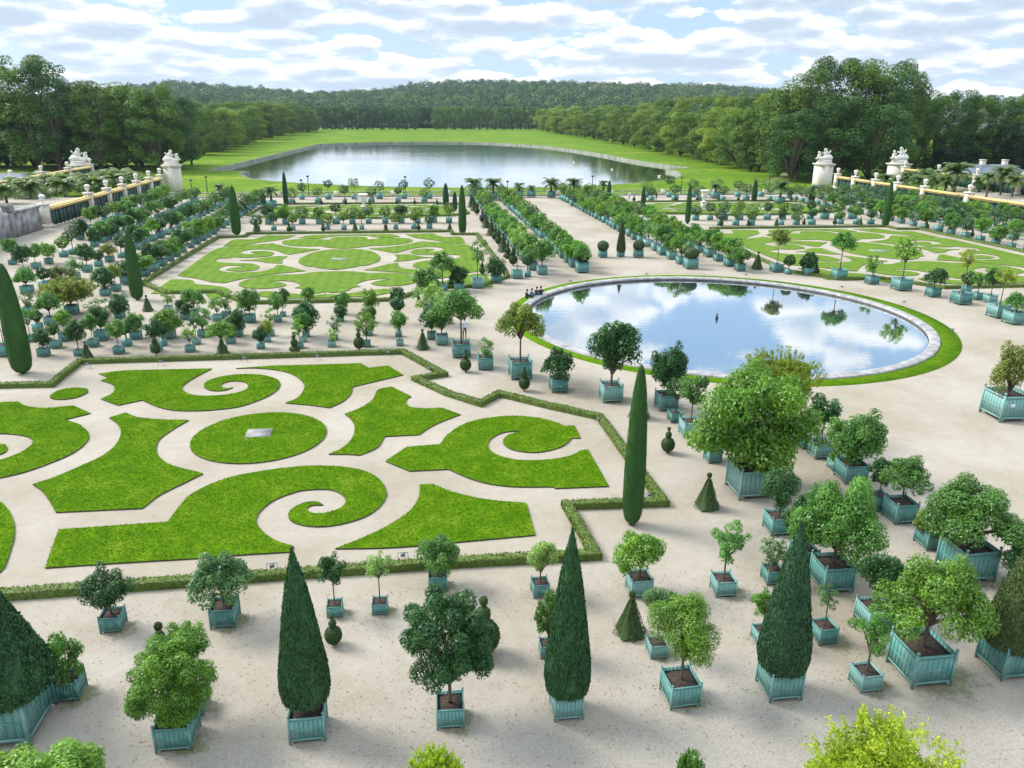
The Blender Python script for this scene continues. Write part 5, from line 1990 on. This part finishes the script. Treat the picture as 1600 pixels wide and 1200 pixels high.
# houses at the sides
def house(x, yb, Y, w, dd, hw, hr, label, chim):
    lo, hi = -900, 1500
    for _ in range(50):
        md = (lo + hi) / 2
        if PX(md, Y, 0)[0] < x: lo = md
        else: hi = md
    t = thing('house', label, 'house', (lo, Y, LZ))
    g = Geo(); g.box(-w, w, -dd, dd, 0, hw)
    link('wall', g.mesh('wall', [M_PLASTER]), t)
    g = Geo()
    V = [(-w - .4, -dd - .4, hw), (w + .4, -dd - .4, hw), (w + .4, dd + .4, hw), (-w - .4, dd + .4, hw), (-w * .55, 0, hw + hr), (w * .55, 0, hw + hr)]
    g.add(V, [(0, 1, 5, 4), (2, 3, 4, 5)]); g.add(V, [(1, 2, 5), (3, 0, 4)]); g.add(V, [(3, 2, 1, 0)])
    rf = link('roof', g.mesh('roof', [M_SLATE]), t)
    for cx_ in chim:
        g = Geo(); g.box(cx_ - .6, cx_ + .6, -.5, .5, hw + hr * .4, hw + hr + 1.0); g.box(cx_ - .72, cx_ + .72, -.62, .62, hw + hr + 1.0, hw + hr + 1.25)
        link('chimney', g.mesh('chimney', [M_PLASTER]), rf)
    for k in range(4):
        g = Geo(); xx = -w * .7 + k * w * .46
        g.box(xx - .5, xx + .5, -dd - .04, -dd + .02, 1.2, 2.9)
        f = link('window', g.mesh('window', [M_WHITE]), t)
        g = Geo(); g.box(xx - .42, xx + .42, -dd - .07, -dd - .042, 1.28, 2.82)
        link('pane', g.mesh('pane', [M_IRON]), f)


house(1545, 285, 200, 9, 5, 5.5, 2.6, 'low house with grey slate roof and two chimneys behind the right palms', (-3, 3.5))
house(4, 285, 195, 8, 5, 4.0, 2.6, 'low building with grey roof behind the left palms', ())

# far statue and lamp posts
X, Y = G(664, 197.5, LZ)
t = thing('equestrian_statue', 'small white equestrian statue on a plinth at the far end of the lake lawn', 'statue', (X, Y - 60, LZ))
g = Geo(); g.box(-1.6, 1.6, -2.2, 2.2, 0, 3.2, 0, .15)
link('plinth', g.mesh('plinth', [M_WHITE]), t)
g = Geo(); g.sphere((0, 0, 5.0), 1.25, 10, 8, 0, .8); g.tube([(0, 0, 5.6), (.1, 0, 6.8), (.2, 0, 7.2)], [.55, .45, .3]); g.sphere((.2, 0, 7.5), .4)
g.tube([(.8, 0, 5.4), (1.7, 0, 6.3), (2.2, 0, 6.1)], [.5, .35, .2])
for sx in (-.8, .8):
    for sy in (-.4, .4):
        g.tube([(sx, sy, 4.8), (sx * 1.1, sy, 3.2)], [.3, .18])
link('rider', g.mesh('rider', [M_WHITE], True), t)
for i, (x, yb, yt) in enumerate(((301, 308, 280), (325, 308, 275), (472, 306, 280), (483, 308, 274), (634, 306, 275), (766, 305, 278), (793, 305, 282), (925, 308, 274), (1064, 300, 276), (1200, 305, 275))):
    X, Y = G(x, yb)
    Y = 184 + (i % 2) * 3
    X = X * Y / G(x, yb)[1]
    h = z_at(X, Y, yt) - LZ
    t = thing('street_lamp', 'thin dark lamp post before the lake, %s from left' % ORD[i], 'street lamp', (X, Y, LZ), 0, 'lamp posts on the road beyond the balustrade')
    g = Geo(); g.tube([(0, 0, 0), (0, 0, h - .4)], [.13, .08], 6)
    link('post', g.mesh('lamp_post', [M_IRON]), t)
    g = Geo(); g.lathe([(.08, h - .4), (.28, h - .35), (.34, h - .1), (.1, h)], 8)
    link('lantern', g.mesh('lantern', [M_IRON]), t)

# small floodlights by the hedges and the pond
g = Geo()
g.tube([(-.2, 0, 0), (-.2, 0, .32), (.2, 0, .32), (.2, 0, 0)], [.014] * 4, 5)
FRAME = g.mesh('lamp_frame', [M_IRON])
g = Geo()
g.box(-.09, .09, -.06, .06, .16, .30)
HEAD = g.mesh('lamp_head', [plain('glass_grey', (.16, .20, .25), .25)])
fl = [(426, 893, 'inside the near hedge, left one'), (630, 876, 'inside the near hedge, right one'), (137, 575, 'inside the far hedge of the near lawn, first from left'), (252, 571, 'inside the far hedge of the near lawn, second from left'),
      (382, 565, 'inside the far hedge of the near lawn, third from left'), (496, 562, 'inside the far hedge of the near lawn, fourth from left'), (607, 556, 'inside the far hedge of the near lawn, last at right'), (670, 581, 'at the right zigzag of the near hedge'),
      (746, 632, 'at the inner notch of the near hedge'), (935, 662, 'at the upper right corner of the near hedge'), (1014, 781, 'right of the tall cypress inside the hedge corner'), (891, 443, 'on the turf by the far left rim of the pond'),
      (1010, 432, 'on the turf behind the far rim of the pond'), (1165, 433, 'on the turf behind the far right rim of the pond'), (1315, 452, 'on the turf behind the right rim of the pond'), (1412, 476, 'on the turf at the right end of the pond'), (1487, 520, 'on the wide turf at the right end of the pond'), (1457, 562, 'on the turf at the near right rim of the pond')]
for (x, y, w_) in fl:
    X, Y = G(x, y)
    t = thing('garden_floodlight', 'small floodlight ' + w_, 'floodlight', (X, Y, .05), 0, 'small garden floodlights')
    link('stand', FRAME, t); link('lamp_head', HEAD, t)

# card on the tub at the right edge
sp_ = [s for s in specs if s['row'] == 'P3' and s['tone'] == 'o']
if sp_:
    s = sp_[0]
    for o in bpy.data.objects:
        if o.name.startswith('potted_tree') and abs(o.location.x - s['X']) < .01 and abs(o.location.y - s['Y']) < .01:
            g = Geo(); g.box(-.14, .14, -.008, 0, 0, .2)
            link('name_card', g.mesh('card', [M_WHITE]), o, loc=(-s['w'] * .18, -s['w'] * .5, s['w'] * .5))


# ------------------------------------------------------------------ people
def person_mesh(pose, top, bottom, lean=0.0):
    """one skinned body; joints in metres, facing -Y"""
    if pose == 'stand':
        J = dict(pel=(0, 0, .95), ch=(0, .01, 1.25), nk=(0, .01, 1.47), hd=(0, -.02, 1.66), sl=(-.17, 0, 1.42), el=(-.24, .02, 1.14), wl=(-.23, -.08, .90), hl=(-.23, -.11, .80), sr=(.17, 0, 1.42), er=(.24, .02, 1.14), wr=(.22, -.10, .90), hr=(.22, -.13, .80),
                 pl=(-.10, 0, .90), kl=(-.11, -.01, .49), al=(-.11, .03, .09), tl=(-.12, -.14, .04), pr=(.10, 0, .90), kr=(.11, -.01, .49), ar=(.11, .03, .09), tr=(.12, -.14, .04))
    elif pose == 'walk':
        J = dict(pel=(0, 0, .93), ch=(0, -.02, 1.24), nk=(0, -.04, 1.46), hd=(0, -.07, 1.64), sl=(-.17, -.02, 1.41), el=(-.23, .12, 1.16), wl=(-.22, .16, .94), hl=(-.22, .15, .85), sr=(.17, -.04, 1.41), er=(.23, -.14, 1.16), wr=(.21, -.30, 1.0), hr=(.20, -.36, .93),
                 pl=(-.09, 0, .88), kl=(-.10, -.22, .50), al=(-.10, -.30, .09), tl=(-.10, -.45, .07), pr=(.09, 0, .88), kr=(.10, .08, .48), ar=(.10, .33, .14), tr=(.10, .24, .03))
    else:
        J = dict(pel=(0, 0, .14), ch=(0, -.02, .44), nk=(0, -.08, .66), hd=(0, -.13, .84), sl=(-.17, -.05, .61), el=(-.24, -.18, .38), wl=(-.14, -.36, .32), hl=(-.10, -.43, .32), sr=(.17, -.05, .61), er=(.24, -.18, .38), wr=(.14, -.36, .32), hr=(.10, -.43, .32),
                 pl=(-.10, -.04, .13), kl=(-.17, -.42, .40), al=(-.12, -.66, .09), tl=(-.12, -.80, .05), pr=(.10, -.04, .13), kr=(.17, -.42, .38), ar=(.12, -.66, .09), tr=(.12, -.80, .05))
    R = dict(pel=.14, ch=.145, nk=.055, hd=.10, sl=.07, el=.045, wl=.03, hl=.03, pl=.09, kl=.06, al=.04, tl=.035)
    names = list(J)
    Ed = [('pel', 'ch'), ('ch', 'nk'), ('nk', 'hd'), ('ch', 'sl'), ('sl', 'el'), ('el', 'wl'), ('wl', 'hl'), ('ch', 'sr'), ('sr', 'er'), ('er', 'wr'), ('wr', 'hr'), ('pel', 'pl'), ('pl', 'kl'), ('kl', 'al'), ('al', 'tl'), ('pel', 'pr'), ('pr', 'kr'), ('kr', 'ar'), ('ar', 'tr')]
    me = bpy.data.meshes.new('p')
    me.from_pydata([J[k] for k in names], [(names.index(a), names.index(b)) for a, b in Ed], [])
    ob = bpy.data.objects.new('tmp', me)
    SC.collection.objects.link(ob)
    md = ob.modifiers.new('s', 'SKIN')
    sv = me.skin_vertices[0].data
    for i, k in enumerate(names):
        kk = k if k in R else k[:-1] + 'l'
        r = R[kk]
        sv[i].radius = (r, r * (.8 if kk in ('ch', 'pel') else 1))
    sv[0].use_root = True
    md2 = ob.modifiers.new('u', 'SUBSURF'); md2.levels = 1
    dg = bpy.context.evaluated_depsgraph_get()
    res = bpy.data.meshes.new_from_object(ob.evaluated_get(dg))
    bpy.data.objects.remove(ob)
    res.materials.clear()
    for mt_ in (top, bottom, M_SKIN, M_DARKCLOTH):
        res.materials.append(mt_)
    zp, zn = J['pel'][2], J['nk'][2]
    hands = [Vector(J['hl']), Vector(J['hr'])]
    feet = [Vector(J['tl']), Vector(J['tr'])]
    for p in res.polygons:
        p.use_smooth = True
        c = p.center
        if c.z > zn + .02 or min((c - h).length for h in hands) < .07:
            p.material_index = 2
        elif min((c - h).length for h in feet) < .12:
            p.material_index = 3
        elif pose == 'sit':
            p.material_index = 1 if (c.y < -.10 and c.z < .46 and abs(c.x) > .0 and min((c - h).length for h in hands) > .16) or c.z < .2 else 0
        else:
            p.material_index = 1 if c.z < zp + .03 and min((c - h).length for h in hands) > .14 and abs(c.x) < .2 else 0
    hd = J['hd']
    g = Geo()
    g.sphere((hd[0], hd[1] + .02, hd[2] + .03), .118, 10, 6, 0, 1.0)
    return res, g.mesh('hair', [M_HAIR], True)


folk = [
    (726, 530, 'stand', M_WHITECLOTH, M_DARKCLOTH, .3, 'person in pale shirt and dark trousers standing behind a tub'),
    (753, 349, 'walk', M_BLUECLOTH, M_DARKCLOTH, 0, 'person in dark clothes walking up the left path, left of a pair'),
    (768, 349, 'walk', M_DARKCLOTH, M_DARKCLOTH, 0, 'person all in black walking beside the tubs of the central walk'),
    (822, 468, 'sit', M_DARKCLOTH, M_DARKCLOTH, 1.9, 'person in dark clothes sitting by the pond, leftmost of four'),
    (830, 467, 'sit', M_BLUECLOTH, M_DARKCLOTH, 2.4, 'person in navy sitting by the pond, second of four'),
    (838, 464, 'sit', M_DARKCLOTH, M_BLUECLOTH, 2.6, 'person in dark clothes sitting by the pond, third of four'),
    (845, 463, 'sit', M_DARKCLOTH, M_DARKCLOTH, 3.0, 'person in dark clothes sitting by the pond, rightmost of four'),
    (1550, 362, 'walk', M_WHITECLOTH, M_LILAC, 1.5, 'person in white top and lilac trousers among right tubs'),
    (1578, 362, 'stand', M_WHITECLOTH, M_WHITECLOTH, .5, 'person in pale clothes among the tubs at the right edge'),
    (427, 348, 'stand', M_DARKCLOTH, M_DARKCLOTH, .2, 'person in black standing by the far left parterre'),
    (557, 318, 'stand', M_LILAC, M_BLUECLOTH, .4, 'person in a purple top beside the left marble vase'),
    (561, 318, 'stand', M_WHITECLOTH, M_WHITECLOTH, .1, 'person in pale blue beside the left marble vase'),
    (1025, 313, 'stand', M_DARKCLOTH, M_DARKCLOTH, .4, 'person in black before the far right balustrade'),
    (983, 312, 'stand', M_WHITECLOTH, M_BLUECLOTH, .4, 'person in white before the balustrade right of the central walk'),
]
for (x, y, pose, tp_, bt, rz, lab) in folk:
    X, Y = G(x, y)
    me, hr = person_mesh(pose, tp_, bt)
    o = link('person', me, loc=(X, Y, 0.05 if pose == 'sit' else 0), rz=rz)
    tag(o, lab, 'person')
    link('hair', hr, o)

# swans and a rower's wake spots on the lake
g = Geo()
g.sphere((0, 0, .22), .5, 10, 6, 0, .55); g.tube([(-.35, 0, .3), (-.6, 0, .65), (-.55, 0, .95), (-.75, 0, 1.0)], [.12, .08, .07, .05]); g.tube([(.4, 0, .3), (.7, 0, .45)], [.16, .03])
SWAN = g.mesh('swan', [M_WHITE], True)
for i, (x, y) in enumerate(((897, 254), (956, 265), (1030, 276))):
    X, Y = G(x, y, WZ)
    o = link('swan', SWAN, loc=(X, Y, WZ), rz=i * 1.3, scale=(.8, .8, .8))
    tag(o, 'white swan on the lake, %s counting from the left' % ORD[i], 'swan', 'swans on the lake')

print('specs', len(specs), 'single', len(single), 'hill', cnt)

# ------------------------------------------------------------------ the air itself
g = Geo()
g.box(-3600, 3800, -80, 7200, -32, 160)
mt = bpy.data.materials.new('air')
mt.use_nodes = True
t = mt.node_tree
t.nodes.remove(t.nodes['Principled BSDF'])
pv = N(t, 'ShaderNodeVolumePrincipled')
pv.inputs['Color'].default_value = (0.66, 0.82, 1.0, 1)
pv.inputs['Density'].default_value = 0.00005
pv.inputs['Anisotropy'].default_value = 0.3
L(t, pv.outputs[0], t.nodes['Material Output'].inputs['Volume'])
hz = struct('haze', g.mesh('haze', [mt]), 'stuff')
